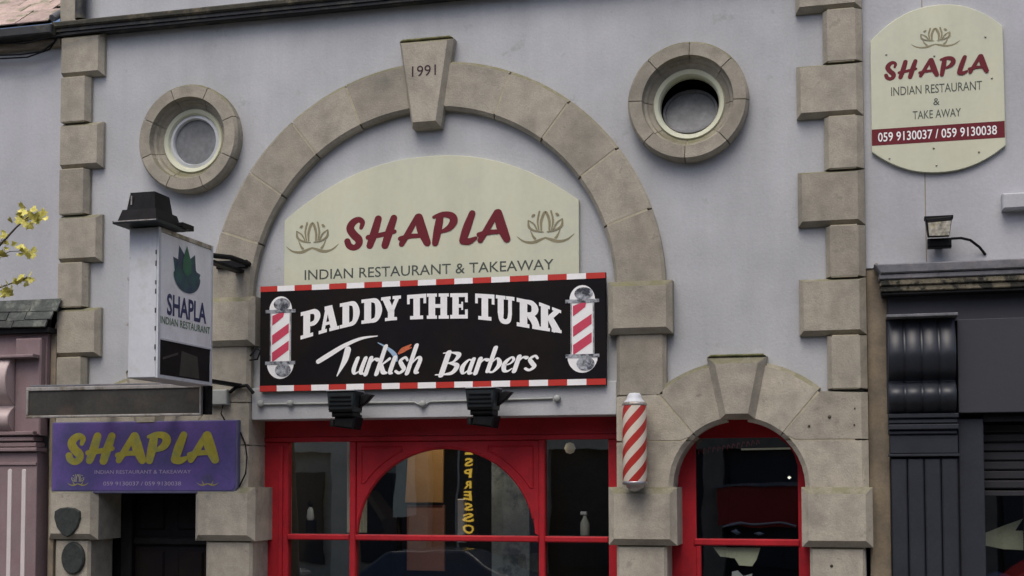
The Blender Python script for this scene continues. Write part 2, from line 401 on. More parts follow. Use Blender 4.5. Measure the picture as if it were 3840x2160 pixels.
def bfont(txt, x0, x1, z0, z1, y, name, m, parent, fn=flat, offset=0.0, shear=0.0, rise=0.0, mirror=False, skew=0.0):
    cu = bpy.data.curves.new(name, 'FONT'); cu.body = txt; cu.offset = offset; cu.shear = shear; cu.resolution_u = 3
    to = bpy.data.objects.new(name, cu); C.objects.link(to)
    dg = bpy.context.evaluated_depsgraph_get(); dg.update()
    me = bpy.data.meshes.new_from_object(to.evaluated_get(dg)); bpy.data.objects.remove(to)
    xs = [v.co.x for v in me.vertices]; zs = [v.co.y for v in me.vertices]
    a, b, c, d = min(xs), max(xs), min(zs), max(zs)
    for v in me.vertices:
        u = (v.co.x-a)/(b-a); w = (v.co.y-c)/(d-c)
        if mirror: u = 1-u
        v.co = fn(x0+u*(x1-x0), z0+w*(z1-z0)+rise*u, y)
    me.materials.clear(); me.materials.append(m)
    o = bpy.data.objects.new(name, me); C.objects.link(o); o.parent = parent
    return o

def lotus(ox, oz, w, h, y, parent, mg, mp, fn=flat):
    """outlined water lily on a curved double leaf; ox, oz is the middle of its foot"""
    f = lambda u, v, k: fn(ox+u*w, oz+v*h, y-k*.0001)
    a = Ink(f)
    a.stroke([(-.5, .26, .01), (-.38, .1, .05), (-.22, .05, .09), (-.08, .13, .07), (0, .18, .045)])
    a.stroke([(.5, .26, .01), (.38, .1, .05), (.22, .05, .09), (.08, .13, .07), (0, .18, .045)])
    for s_ in (-1, 1):
        a.stroke([(.26*s_, .42, .012), (.22*s_, .26, .035), (.18*s_, .16, .05)])
    a.build('lily_leaf_print', mg, parent)
    p = Ink(f, 14)
    p.stroke([(-.07, .42, .03), (-.07, .7, .045), (0, .98, .05), (.07, .7, .045), (.07, .42, .03)])
    for s_ in (-1, 1):
        p.stroke([(.04*s_, .36, .03), (.17*s_, .4, .045), (.28*s_, .52, .045), (.30*s_, .72, .02)])
        p.stroke([(.14*s_, .42, .02), (.2*s_, .62, .03), (.30*s_, .74, .02)])
        p.stroke([(.11*s_, .42, .02), (.135*s_, .7, .03), (.10*s_, 1.0, .03)])
        p.stroke([(.2*s_, .9, .05), (.22*s_, .86, .05)])
    p.build('lily_petal_print', mp, parent)

# =================================================================== THE GROUND
B().box(-60, 60, -60, 40, -.6, -.15).build('ground', M['paving']).__setitem__('kind', 'structure')
rd = B().box(-60, 60, -14.5, -5.2, -.16, -.146).build('road', M['asphalt']); rd['kind'] = 'structure'
pv = B().box(-60, 60, -5.2, 12, -.15, 0, 0).build('pavement', M['paving']); pv['kind'] = 'structure'
pv2 = B().box(-60, 60, -24, -14.5, -.15, 0, 0).build('far_pavement', M['paving']); pv2['kind'] = 'structure'
ln = B().box(-60, 60, -5.55, -5.45, -.146, -.142).build('road_marking', M['paint_line']); ln['kind'] = 'structure'

# =================================================================== MAIN BUILDING
YW = .075                                   # plane of the painted render; dressed stone stands in front of it at y = 0
CX = -2.955                                 # middle of the facade
main = empty('street_building', 'lavender grey rendered building with a large stone arch, two round windows and stone quoins', 'building', (CX, YW, 0))
class P0:                                    # parts are built in world coordinates, the parent sits at the building's base
    pass
def par(o, p):
    o.parent = p; o.matrix_parent_inverse = Matrix.Translation(p.matrix_world.translation if p.parent is None else (0, 0, 0)).inverted() if p.parent is None else Matrix()
    return o
bpy.context.view_layer.update()
def mpart(b, name, m, p=None, label=None, kind=None, **kw):
    o = b.build(name, m, None, **kw)
    p = p if p is not None else main
    o.parent = p
    # keep the world-space coordinates of the mesh when the parent is an Empty away from the origin
    if p.parent is None: o.matrix_parent_inverse = Matrix.Translation(p.location).inverted()
    if label: o['label'] = label
    if kind: o['kind'] = kind
    return o
def adopt(o, p):
    o.parent = p
    if p.parent is None: o.matrix_parent_inverse = Matrix.Translation(p.location).inverted()
    return o

OCL = (-4.877, 5.135); OCR = (-1.045, 5.138); RO = .385; RK = 1.09  # positions here and below unprojected beforehand from image pixels
DC = (-5.185, -.725); DZ = 2.46             # the two small arched doorways
def door_notch(cx, r=.50): return [(cx-r, 0)]+[(cx+r*math.cos(t), DZ+r*math.sin(t)) for t in [math.pi-math.pi*i/20 for i in range(21)]]+[(cx+r, 0)]
outer = [(-6.02, 0)]+door_notch(DC[0])+[(-4.36, 0), (-4.36, 2.99), (-1.55, 2.99), (-1.55, 0)]+door_notch(DC[1])+[(.11, 0), (.11, 8.3), (-6.02, 8.3)]
holes = [arc(c[0], c[1], .275, 0, 2*math.pi*47/48, 47) for c in (OCL, OCR)]
wall = adopt(filled('rendered_wall', [outer]+holes, YW, .25, M['render']), main)
# body of the building behind the front
mpart(B().box(-6.0, -5.9, .33, 7, 0, 8.29).box(0.0, .1, .33, 7, 0, 8.29).box(-5.9, 0, 6.8, 7, 0, 8.28), 'side_wall', M['render'])
mpart(B().box(-6.05, .14, .0, 7.05, 8.3, 8.42), 'parapet', M['cornice'])
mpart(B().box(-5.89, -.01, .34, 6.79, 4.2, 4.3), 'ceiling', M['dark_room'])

# quoins ------------------------------------------------------------
ZQ = [6.045, 5.70, 5.335, 4.965, 4.60, 4.22, 3.865, 3.475, 3.11]
g = .0035
def quoin(side):
    bk = B(); stones = []
    for i in range(len(ZQ)-1):
        z1, z0 = ZQ[i], ZQ[i+1]; wide = i % 2 == 0
        c = .03
        if side < 0:
            x0 = -6.0; x1 = -5.64 if wide else -5.755
            poly = [(x0, z0+g), (x1, z0+g), (x1, z1-g), (x0, z1-g)]
            cs = [c if wide else .004, c, c if wide else .004, .004]
            bk.box(x0+.008, (x1 if wide else x1)-.034, .004, YW+.02, z0+(.034 if wide else 0), z1-(.034 if wide else 0))
        else:
            x1 = .135; x0 = -.305 if wide else -.125
            poly = [(x0, z0+g), (x1, z0+g), (x1, z1-g), (x0, z1-g)]
            cs = [c if wide else .004, .045, c if wide else .004, c]
            bk.box(x0+.034, x1-.053, .004, YW+.02, z0+(.045 if wide else 0), z1-(.045 if wide else 0))
        if wide and side > 0: cs[2] = .02
        # on a wide block only the overhang is bevelled above and below; the joint with its neighbour is tight
        stones.append((poly, cs))
    back = mpart(bk, 'quoin', M['mortar'])
    for poly, cs in stones:
        o = B().prism(poly, 0 + random.uniform(-.002, .002), YW+.03, cs, dc=.045).build('quoin_stone', M['stone']); o.parent = back
        adopt(o, back)
    return back
ql = quoin(-1); qr = quoin(1)
# a strip of stone pier and a downpipe above the cornice on the left
mpart(B().box(-6.02, -5.86, .0, YW, 6.14, 8.3, .01), 'upper_pier', M['stone'])
mpart(B().tube([(-5.825, -.01, 6.15), (-5.825, -.01, 8.2)], .042, 12), 'downpipe', M['black_metal'])

# cornice -----------------------------------------------------------
cor = mpart(B().prism([(-6.06, 6.085), (.15, 6.085), (.15, 6.135), (-6.06, 6.135)], -.055, YW, .012), 'cornice', M['cornice'])
mpart(B().box(-6.04, .13, -.03, YW+.001, 6.058, 6.085).box(-6.03, .12, -.015, YW+.002, 6.035, 6.055), 'cornice_moulding', M['black_metal'], cor)
mpart(B().prism([(-6.03, 6.1355), (.12, 6.1355), (.12, 6.15), (-6.03, 6.15)], .0, YW, .008), 'lead_capping', M['lead'], cor)
qx = B()
qx.tube([(-6.6, -.02, 6.02), (-6.3, -.05, 5.985), (-6.05, -.06, 6.01), (-5.7, -.03, 6.03), (-5, -.025, 6.028), (-3, -.025, 6.026), (0, -.025, 6.024)], .007, 6)
tag(qx.build('service_cable', M['black']), 'black cable clipped along the underside of the dark cornice above the round windows', 'cable')

# big arch ----------------------------------------------------------
AZ = 3.835; RI = 1.385; RX = 1.745
joints = [R(a) for a in (1.5, 19, 35.5, 52, 68.5)]
key_half = math.atan2(.2, 1.55)
segs = []
edges = joints+[math.pi/2-key_half*.72]
for i in range(len(edges)-1): segs.append((edges[i], edges[i+1]))
segs += [(math.pi-b, math.pi-a) for a, b in segs]
ab = B()
for s0, s1 in ((R(1.5), R(86)), (R(94), R(178.5))):
    ab.sector([(RI+.028, .003), (RX-.03, .003), (RX-.03, YW+.02), (RI+.028, YW+.02)], CX, AZ, s0, s1, 30)
archo = mpart(ab, 'arch', M['mortar'])
def arc_block(cx, cz, ri, ro, a0, a1, n, gap, c, y0=0., y1=YW+.03, ce=.003):
    i_ = [(cx+ri*math.cos(a0+(gap/ri)+(a1-a0-2*gap/ri)*k/n), cz+ri*math.sin(a0+(gap/ri)+(a1-a0-2*gap/ri)*k/n)) for k in range(n+1)]
    o_ = [(cx+ro*math.cos(a0+(gap/ro)+(a1-a0-2*gap/ro)*k/n), cz+ro*math.sin(a0+(gap/ro)+(a1-a0-2*gap/ro)*k/n)) for k in range(n+1)]
    poly = i_[::-1]+o_                      # from inner end down the inside, then back along the outside
    poly = o_ + i_[::-1]
    cs = [c]*n+[ce]+[c]*n+[ce]
    return B().prism(poly, y0, y1, cs, dc=c)
for a0, a1 in segs:
    adopt(arc_block(CX, AZ, RI, RX, a0, a1, 8, .0055, .024, y0=random.uniform(-.002, .002)).build('voussoir', M['stone']), archo)
# keystone
key = mpart(B().prism([(-3.065, 5.085), (-2.845, 5.085), (-2.745, 5.735), (-3.165, 5.735)], -.045, YW+.02, [.035, .032, .03, .026], dc=.05), 'keystone', M['stone'])
mpart(B().prism([(-3.160, 5.7355), (-2.750, 5.7355), (-2.775, 5.752), (-3.135, 5.752)], -.02, YW, .006), 'mossy_top', M['moss'], key)
adopt(bfont('1991', -3.052, -2.868, 5.455, 5.535, -.0465, 'date_lettering', M['navy_brown'], None, offset=.0), key)

# piers -------------------------------------------------------------
def block(x0, x1, z0, z1, y0, c, name, p, m='stone', y1=YW+.03):
    cs = c if isinstance(c, (list, tuple)) else [c]*4
    return mpart(B().prism([(x0, z0), (x1, z0), (x1, z1), (x0, z1)], y0, y1, cs, dc=max(max(cs), .01)), name, M[m], p)
def pier(xm):
    b = B().box(xm-.155, xm+.155, .012, .30, 0, 3.86)
    p = mpart(b, 'pier', M['mortar'])
    s = .175
    block(xm-s+.0, xm+s, 3.095, 3.525, .0, [.003, .026, .003, .026], 'pier_stone', p, y1=.31)
    block(xm-.225, xm+.225, 3.52, 3.89, -.055, .04, 'impost_stone', p, y1=.31)
    return p
pR = pier(-1.385); pL = pier(2*CX+1.385)
def small_arch(cx, mirror):
    """two voussoirs and a keystone over a doorway, with the flanking blocks of the piers"""
    ri, ro = .445, .865
    mo = B().sector([(ri+.03, .004), (ro-.03, .004), (ro-.03, YW+.02), (ri+.03, YW+.02)], cx, DZ, R(3), R(177), 30)
    ar = mpart(mo, 'door_arch', M['mortar'])
    aj = R(50)
    for a0, a1 in ((aj, R(90)-.14), (R(90)+.14, math.pi-aj)):
        adopt(arc_block(cx, DZ, ri, ro, a0, a1, 8, .0035, .03).build('voussoir', M['stone_light']), ar)
    adopt(B().prism([(cx-.118, 2.918), (cx+.118, 2.918), (cx+.205, 3.345), (cx-.205, 3.345)], -.055, YW+.02, [.035, .05, .05, .05], dc=.055).build('keystone', M['stone_light']), ar)
    adopt(B().prism([(cx-.198, 3.3455), (cx+.198, 3.3455), (cx+.175, 3.362), (cx-.175, 3.362)], -.02, YW, .006).build('mossy_top', M['moss']), ar)
    # flanking blocks cut to the curve
    outL = (-1.562 if not mirror else -6.0) - cx; outR = (.135 if not mirror else -4.35) - cx
    for sgn, xo in ((-1, outL), (1, outR)):
        jo = (cx+sgn*(ro)*math.cos(aj), DZ+ro*math.sin(aj))
        # upper block: from z 2.77 to 3.105
        a77 = math.asin((2.772-DZ)/ri)
        pts = [(cx+xo, 2.775), (cx+sgn*ri*math.cos(a77), 2.775)]
        pts += [(cx+sgn*ri*math.cos(a77+(aj-a77)*k/6), DZ+ri*math.sin(a77+(aj-a77)*k/6)) for k in range(1, 7)]
        pts += [(jo[0]-sgn*.003, min(jo[1], 3.10)), (cx+xo, 3.088)]
        n = len(pts); ce = [.003]*n
        for k in range(1, 7): ce[k] = .03
        ce[-1] = .045 if (sgn > 0 and not mirror) else .003
        adopt(B().prism(pts, .001, .30, ce, dc=.03).build('arch_block', M['stone_light']), ar)
        pts = [(cx+xo, 2.445), (cx+sgn*ri, 2.445), (cx+sgn*ri, DZ+.01)]+[(cx+sgn*ri*math.cos(a77*k/5), DZ+ri*math.sin(a77*k/5)) for k in range(1, 6)]
        pts += [(cx+xo, 2.768)]
        n = len(pts); ce = [.003]*n
        for k in range(1, 7): ce[k] = .03
        ce[-1] = .045 if (sgn > 0 and not mirror) else .003
        adopt(B().prism(pts, -.001, .30, ce, dc=.03).build('arch_block', M['stone_light']), ar)
    return ar
small_arch(DC[1], False); small_arch(DC[0], True)
def cap_and_shaft(x0, x1, sx0, sx1, p):
    block(x0, x1, 2.055, 2.455, -.06, .045, 'cap_stone', p, 'stone_light', y1=.33)
    block(sx0, sx1, .9, 2.06, -.002, .02, 'shaft_stone', p, 'stone_light', y1=.32)
    block(sx0, sx1, 0, .895, -.002, .02, 'shaft_stone', p, 'stone_light', y1=.32)
cap_and_shaft(-1.615, -1.14, -1.565, -1.215, pR)
cap_and_shaft(-4.775, -4.285, -4.70, -4.32, pL)
cap_and_shaft(-.305, .155, -.255, .105, qr)
cap_and_shaft(-6.03, -5.60, -5.99, -5.68, ql)
rc = random.Random(3)
for x, z, sz in ((-.115, 2.925, .012), (-.25, 2.865, .01), (.045, 2.87, .006), (.05, 2.98, .005), (-.115, 1.93, .012)):
    mpart(B().lathe([(sz, 0), (sz*.7, -.006), (0.0001, -.006)], (x, .0, z), 8, axis='y'), 'rusty_fixing', M['cornice'], qr)

# round windows -----------------------------------------------------
def round_window(c, tilt, off):
    cx, cz = c
    rs_ = lambda p: [(q[0]*RK, q[1]) for q in p]
    core = B().sector(rs_([(RO-.02, -.010), (RO-.02, YW+.02), (.215, .115), (.215, .107), (.272, .045), (.298, .02), (.298, -.010)]), cx, cz, 0, 2*math.pi, 48)
    rw = mpart(core, 'round_window', M['mortar'])
    prof = [(RO-.016, -.03), (RO, -.004), (RO, YW+.01), (.208, .12), (.208, .10), (.225, .085), (.258, .055), (.268, .03), (.284, .02), (.292, -.03)]
    for k in range(8):
        a0 = k*math.pi/4+off; gp = .0085
        o = B().sector(rs_(prof), cx, cz, a0+gp, a0+math.pi/4-gp, 8).build('surround_stone', M['stone']); adopt(o, rw)
    fr = B().sector(rs_([(.234, .085), (.224, .066), (.200, .078), (.190, .10), (.190, .17), (.215, .17)]), cx, cz, 0, 2*math.pi, 48)
    fr2 = B()
    mpart(fr, 'outer_frame', M['cream'], rw)
    if tilt:
        # pivoted sash, its top leaning into the room
        sash = B().sector(rs_([(.178, -.012), (.162, -.012), (.158, .02), (.178, .02)]), 0, 0, 0, 2*math.pi, 40).build('opening_sash', M['lead'])
        pn = B().lathe(rs_([(.159, .004), (.0001, .004)]), (0, 0, 0), 40, False, 'y', ()).build('pane', M['round_glass'])
        for o in (sash, pn):
            adopt(o, rw); o.location = (cx-.004, .20, cz-.02); o.rotation_euler = (R(-24), 0, 0)
        mpart(B().lathe(rs_([(.189, .150), (.26, .151), (.27, .5)]), (cx, 0, cz), 32, True, 'y', ()), 'reveal', M['dark_room'], rw)
    else:
        mpart(B().sector(rs_([(.190, .102), (.168, .095), (.162, .11), (.162, .14), (.190, .14)]), cx, cz, 0, 2*math.pi, 40), 'sash', M['white_old'], rw)
        mpart(B().lathe(rs_([(.164, .125), (.0001, .125)]), (cx, 0, cz), 40, False, 'y', ()), 'pane', M['round_glass'], rw)
    mpart(B().lathe(rs_([(.24, .16), (.3, .6), (.0001, .6)] if not tilt else [(.27, .5), (.28, .8), (.0001, .8)]), (cx, 0, cz), 32, True, 'y', ()), 'dark_lining', M['dim_wall'], rw)
round_window(OCL, False, R(20)); round_window(OCR, True, R(-3))

# grey board under the barber sign ---------------------------------
fb = mpart(B().box(-4.345, -1.563, .03, .30, 2.962, 3.20, .004), 'fascia_board', M['render'])

# red shop window ---------------------------------------------------
YR = .28
fx0, fx1 = -4.36, -1.555
zt, zb, zt2 = 2.80, 2.098, 2.055
lz0 = .75
XS = [(-4.156, -3.652), (-3.604, -2.183), (-2.138, -1.669)]  # scaled about the camera from the stone plane to this depth; other layers likewise
fr = B()
fr.box(fx0, fx1, YR, YR+.07, 2.84, 3.0)
fr.prism([(fx0, zt), (fx1, zt), (fx1, 2.838), (fx0, 2.838)], YR-.012, YR+.07, .006)
shopw = mpart(fr, 'shop_window', M['red_paint'])
def bar(x0, x1, z0, z1, dy=0., c=.006): mpart(B().box(x0, x1, YR+dy, YR+.07, z0, z1, c), 'frame_bar', M['red_paint'], shopw)
bar(fx0, XS[0][0], lz0, zt-.001); bar(XS[0][1], XS[1][0], lz0, zt-.001, -.006); bar(XS[1][1], XS[2][0], lz0, zt-.001, -.006); bar(XS[2][1], fx1, lz0, zt-.001)
for a, b in XS: bar(a+.0005, b-.0005, zt2, zb, -.016, .008)
mpart(B().box(-4.225, -4.195, YR-.02, YR+.03, lz0, zt-.03, .004), 'frame_bead', M['red_paint'], shopw)
bar(fx0, fx1, .3, lz0-.001, -.01)
# arched head panel with sunken spandrels
acx, aw, az, ah = -2.905, .690, 2.085, .652
arcp = arc(acx, az, aw, math.pi*.985, math.pi*.015, 40, ah)
head = [(XS[1][0]+.001, zb+.001)]+[p for p in arcp if p[1] > zb+.001]+[(XS[1][1]-.001, zb+.001), (XS[1][1]-.001, zt-.001), (XS[1][0]+.001, zt-.001)]
sp = mpart(B().prism(head, YR+.012, YR+.05, .004), 'spandrel_panel', M['red_paint'], shopw)
def moulding(pts, w=.018):
    b = B()
    for i in range(len(pts)-1):
        a, c = Vector((pts[i][0], 0, pts[i][1])), Vector((pts[i+1][0], 0, pts[i+1][1])); d = (c-a).normalized(); nn = Vector((-d.z, 0, d.x))*w/2
        a -= d*.002; c += d*.002
        y = YR+.004
        b.add([a+nn+Vector((0, YR+.013, 0)), a+Vector((0, y, 0)), a-nn+Vector((0, YR+.013, 0)), c+nn+Vector((0, YR+.013, 0)), c+Vector((0, y, 0)), c-nn+Vector((0, YR+.013, 0))],
              [[0, 1, 4, 3], [1, 2, 5, 4]])
    return b
for sgn in (-1, 1):
    o_ = [(acx+sgn*(aw+.075)*math.cos(t), az+(ah+.06)*math.sin(t)) for t in [R(20)+R(44)*k/12 for k in range(13)]]
    cxn = XS[1][0]+.045 if sgn < 0 else XS[1][1]-.045
    o_ = [p for p in o_ if abs(p[0]-acx) < abs(cxn-acx)-.005]
    lp = [(cxn, o_[0][1])]+o_+[(o_[-1][0], zt-.045), (cxn, zt-.045), (cxn, o_[0][1])]
    mpart(moulding(lp), 'spandrel_moulding', M['red_paint'], shopw)
# intrados bead
mpart(moulding([(p[0]*1, p[1]+.012) for p in arcp[2:-2]], .02), 'arch_bead', M['red_paint'], shopw)
for a, b in XS:
    mpart(sheet(a-.01, b+.01, YR+.035, zb-.01, zt+.01), 'pane', M['glass'], shopw)
    mpart(sheet(a-.01, b+.01, YR+.035, lz0-.01, zt2+.01), 'pane', M['glass'], shopw)

# red door under the small arch on the right ------------------------
dcx = DC[1]
dsc = .51
doorframe = [(dcx-dsc, 0), (dcx+dsc, 0), (dcx+dsc, DZ)]+arc(dcx, DZ, dsc, 0, math.pi, 24)[1:]
hole1 = [(-1.05, 2.09), (-.335, 2.09), (-.335, DZ)]+[p for p in arc(-.745, DZ-.02, .41, 0.05, math.pi/2, 14) if p[1] < 2.80]+[(-.72, 2.80), (-1.05, 2.80)]
hole1 = [(-1.045, 2.09), (-.338, 2.09), (-.338, 2.60), (-.36, 2.68), (-.40, 2.745), (-.47, 2.80), (-1.045, 2.80)]
hole2 = [(-1.03, .95), (-.338, .95), (-.338, 2.045), (-1.03, 2.045)]
door = adopt(filled('red_door', [doorframe, hole1, hole2], YR, .06, M['red_paint']), main)
mpart(B().box(-1.06, -.33, YR-.014, YR+.01, 2.044, 2.092, .008), 'transom_bar', M['red_paint'], door)
mpart(B().prism([(-1.045, .94), (-1.01, .94), (-1.01, 2.04), (-1.045, 2.04)], YR-.008, YR+.02, .006), 'door_bead', M['red_paint'], door)
mpart(sheet(-1.06, -.33, YR+.03, .93, 2.06), 'pane', M['glass'], door)
mpart(sheet(-1.06, -.33, YR+.03, 2.075, 2.81), 'pane', M['glass'], door)
mpart(B().sector([(.47, YR-.02), (.50, YR-.02), (.50, YR+.02), (.47, YR+.02)], dcx, DZ, 0, math.pi, 24), 'arch_bead', M['red_paint'], door)

# the left doorway: dark door set back
dl = mpart(B().box(-5.70, -4.66, .36, .40, 0, 2.99), 'dark_door', M['black_print'])
for x0, x1 in ((-5.46, -5.24), (-5.12, -4.9)):
    for z0, z1 in ((.2, .95), (1.05, 1.95), (2.12, 2.4)):
        mpart(B().box(x0, x1, .345, .362, z0, z1, .012), 'door_panel', M['black_print'], dl)
mpart(B().box(-5.62, -4.74, .33, .362, 2.0, 2.06, .01), 'door_rail', M['black'], dl)
mpart(B().box(-5.60, -5.50, .30, .37, 0, 2.6, .01), 'door_jamb', M['black'], dl)

# interior seen through the glass -----------------------------------
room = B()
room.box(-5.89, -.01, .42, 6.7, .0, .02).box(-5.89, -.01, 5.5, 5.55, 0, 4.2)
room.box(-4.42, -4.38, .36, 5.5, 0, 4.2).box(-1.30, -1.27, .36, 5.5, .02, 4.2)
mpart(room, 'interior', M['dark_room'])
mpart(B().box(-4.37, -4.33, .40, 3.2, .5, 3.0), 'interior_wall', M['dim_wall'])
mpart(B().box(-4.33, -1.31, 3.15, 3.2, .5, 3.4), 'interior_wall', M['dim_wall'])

# =================================================================== THINGS ON THE FACADE
# cream sign --------------------------------------------------------
cs_ = empty('restaurant_sign', 'large cream arched sign board with dark red lettering under the big stone arch', 'sign', (-2.96, .07, 4.0))
YC = .040
top = [(-4.092, 4.462)]
n = 26
for i in range(1, n):
    t = i/n; x = -4.092+(4.092-1.829)*t
    u = (x+2.96)/1.1315
    top.append((x, 4.462+.405*(1-abs(u)**2.15)+.035*t))
top.append((-1.829, 4.497))
adopt(B().prism([(-4.092, 3.90), (-1.829, 3.90)]+top[::-1], YC, YC+.03, .002).build('board', M['cream']), cs_)
adopt(brush_word(flat, -3.605, -2.335, 4.218, 4.458, YC-.001, 'lettering', M['maroon'], None, 0), cs_)
adopt(bfont('INDIAN RESTAURANT & TAKEAWAY', -3.925, -2.013, 4.006, 4.082, YC-.001, 'small_lettering', M['dkgreen'], None, offset=.004), cs_)
def lotus_on(ox, oz, w, h, y, p, mg=None, mp=None, fn=flat):
    before = set(C.objects)
    lotus(ox, oz, w, h, y, None, mg or M['gold'], mp or M['gold'], fn)
    for o in set(C.objects)-before: adopt(o, p)
lotus_on(-3.865, 4.205, .42, .235, YC-.001, cs_)
lotus_on(-2.073, 4.195, .42, .235, YC-.001, cs_)

# barber banner sign ------------------------------------------------
bs = empty('barber_sign', 'black barber sign with white lettering, printed poles and red and white dashed edges', 'sign', (-2.945, .03, 3.2))
YB = -.012
x0, x1 = -4.262, -1.627
adopt(B().box(x0+.002, x1-.002, YB, .028, 3.17, 3.963, .002).build('board', M['black_print']), bs)
def cells(z0, z1, dx0, dx1, name):
    w = (dx1-dx0)/19
    for k in range(19):
        a, b = dx0+k*w, dx0+(k+1)*w
        o = B().add([(a, YB-.002, z0), (b, YB-.002, z0), (b, YB-.002, z1), (a, YB-.002, z1)], [[0, 1, 2, 3]]).build('red_dash' if k % 2 == 0 else 'white_dash', M['red_print' if k % 2 == 0 else 'white'])
        adopt(o, bs)
cells(3.921, 3.962, x0+.003, x1-.003, 'top'); cells(3.171, 3.214, x0+.003, x1-.003, 'bottom')
# slab serif lettering set on an arc
SLAB = {
 'P': dict(r=[(.13, 0, .47, 1), (0, 0, .62, .14), (0, .86, .5, 1)], s=[[(.4, .93, .14), (.7, .9, .2), (.83, .71, .3), (.7, .5, .2), (.4, .47, .14)]]),
 'A': dict(r=[(.28, .86, .66, 1), (0, 0, .40, .13), (.52, 0, 1, .13), (.3, .27, .7, .39)], s=[[(.42, .95, .17), (.2, .05, .17)], [(.52, .95, .28), (.76, .05, .32)]]),
 'D': dict(r=[(.13, 0, .46, 1), (0, 0, .5, .14), (0, .86, .5, 1)], s=[[(.4, .93, .14), (.7, .86, .22), (.82, .5, .32), (.7, .14, .22), (.4, .07, .14)]]),
 'Y': dict(r=[(.34, 0, .66, .5), (.2, 0, .8, .13), (0, .87, .48, 1), (.58, .87, 1, 1)], s=[[(.22, .93, .3), (.48, .42, .3)], [(.82, .93, .18), (.56, .42, .2)]]),
 'T': dict(r=[(.33, 0, .67, 1), (.16, 0, .84, .14), (0, .84, 1, 1), (0, .62, .14, 1), (.86, .62, 1, 1)], s=[]),
 'H': dict(r=[(.08, 0, .38, 1), (.62, 0, .92, 1), (0, 0, .46, .13), (.54, 0, 1, .13), (0, .87, .46, 1), (.54, .87, 1, 1), (.3, .43, .7, .58)], s=[]),
 'E': dict(r=[(.12, 0, .46, 1), (0, 0, .95, .15), (0, .85, .95, 1), (.80, 0, .95, .36), (.80, .64, .95, 1), (.4, .43, .7, .57), (.6, .34, .7, .66)], s=[]),
 'U': dict(r=[(.1, .35, .42, 1), (.66, .35, .86, 1), (0, .87, .52, 1), (.55, .87, 1, 1)], s=[[(.26, .4, .32), (.30, .14, .25), (.5, .07, .17), (.70, .16, .2), (.76, .4, .2)]]),
 'R': dict(r=[(.13, 0, .45, 1), (0, 0, .54, .14), (0, .86, .5, 1), (.66, 0, 1, .13)], s=[[(.4, .93, .14), (.66, .9, .2), (.78, .72, .3), (.66, .52, .18), (.4, .48, .14)], [(.52, .48, .24), (.74, .3, .3), (.84, .06, .3)]]),
 'K': dict(r=[(.08, 0, .4, 1), (0, 0, .48, .13), (0, .87, .48, 1), (.58, .87, .98, 1), (.56, 0, 1, .13)], s=[[(.82, .92, .19), (.4, .46, .19)], [(.48, .56, .28), (.8, .06, .34)]]),
}
def interp(x, tab):
    for i in range(len(tab)-1):
        a, b = tab[i], tab[i+1]
        if x <= b[0] or i == len(tab)-2:
            t = (x-a[0])/(b[0]-a[0]); return a[1]+(b[1]-a[1])*t
TOP = [(-3.93, 3.757), (-3.70, 3.800), (-3.48, 3.832), (-3.2, 3.852), (-2.95, 3.860), (-2.63, 3.852), (-2.45, 3.835), (-2.3, 3.812), (-2.1, 3.765), (-1.94, 3.70)]
BOT = [(-3.93, 3.553), (-3.70, 3.608), (-3.48, 3.652), (-3.2, 3.674), (-2.95, 3.676), (-2.63, 3.668), (-2.45, 3.645), (-2.3, 3.608), (-2.1, 3.568), (-1.94, 3.54)]
lets = [('P', -3.931, -3.715), ('A', -3.713, -3.52), ('D', -3.512, -3.353), ('D', -3.345, -3.20), ('Y', -3.222, -3.055), ('T', -3.032, -2.90), ('H', -2.893, -2.77), ('E', -2.760, -2.640),
        ('T', -2.573, -2.425), ('U', -2.420, -2.272), ('R', -2.262, -2.105), ('K', -2.100, -1.945)]
lets = [('P', -3.931, -3.770), ('A', -3.787, -3.624), ('D', -3.620, -3.460), ('D', -3.450, -3.285), ('Y', -3.297, -3.143), ('T', -3.096, -2.950), ('H', -2.945, -2.778), ('E', -2.768, -2.628),
        ('T', -2.580, -2.436), ('U', -2.426, -2.288), ('R', -2.272, -2.100), ('K', -2.108, -1.945)]
for ch, a, b in lets:
    def f(u, v, k, a=a, b=b):
        x = a+(b-a)*u; zb_, zt_ = interp(x, BOT), interp(x, TOP); return (x, YB-.002-k*.00008, zb_+(zt_-zb_)*v)
    ink = Ink(f)
    for q in SLAB[ch]['r']:
        for j in range(4): ink.poly([(q[0]+(q[2]-q[0])*j/4, q[1]), (q[0]+(q[2]-q[0])*(j+1)/4, q[1]), (q[0]+(q[2]-q[0])*(j+1)/4, q[3]), (q[0]+(q[2]-q[0])*j/4, q[3])])
    for q in SLAB[ch]['s']: ink.stroke(q, cap=False)
    adopt(ink.build('letter', M['white'], None), bs)
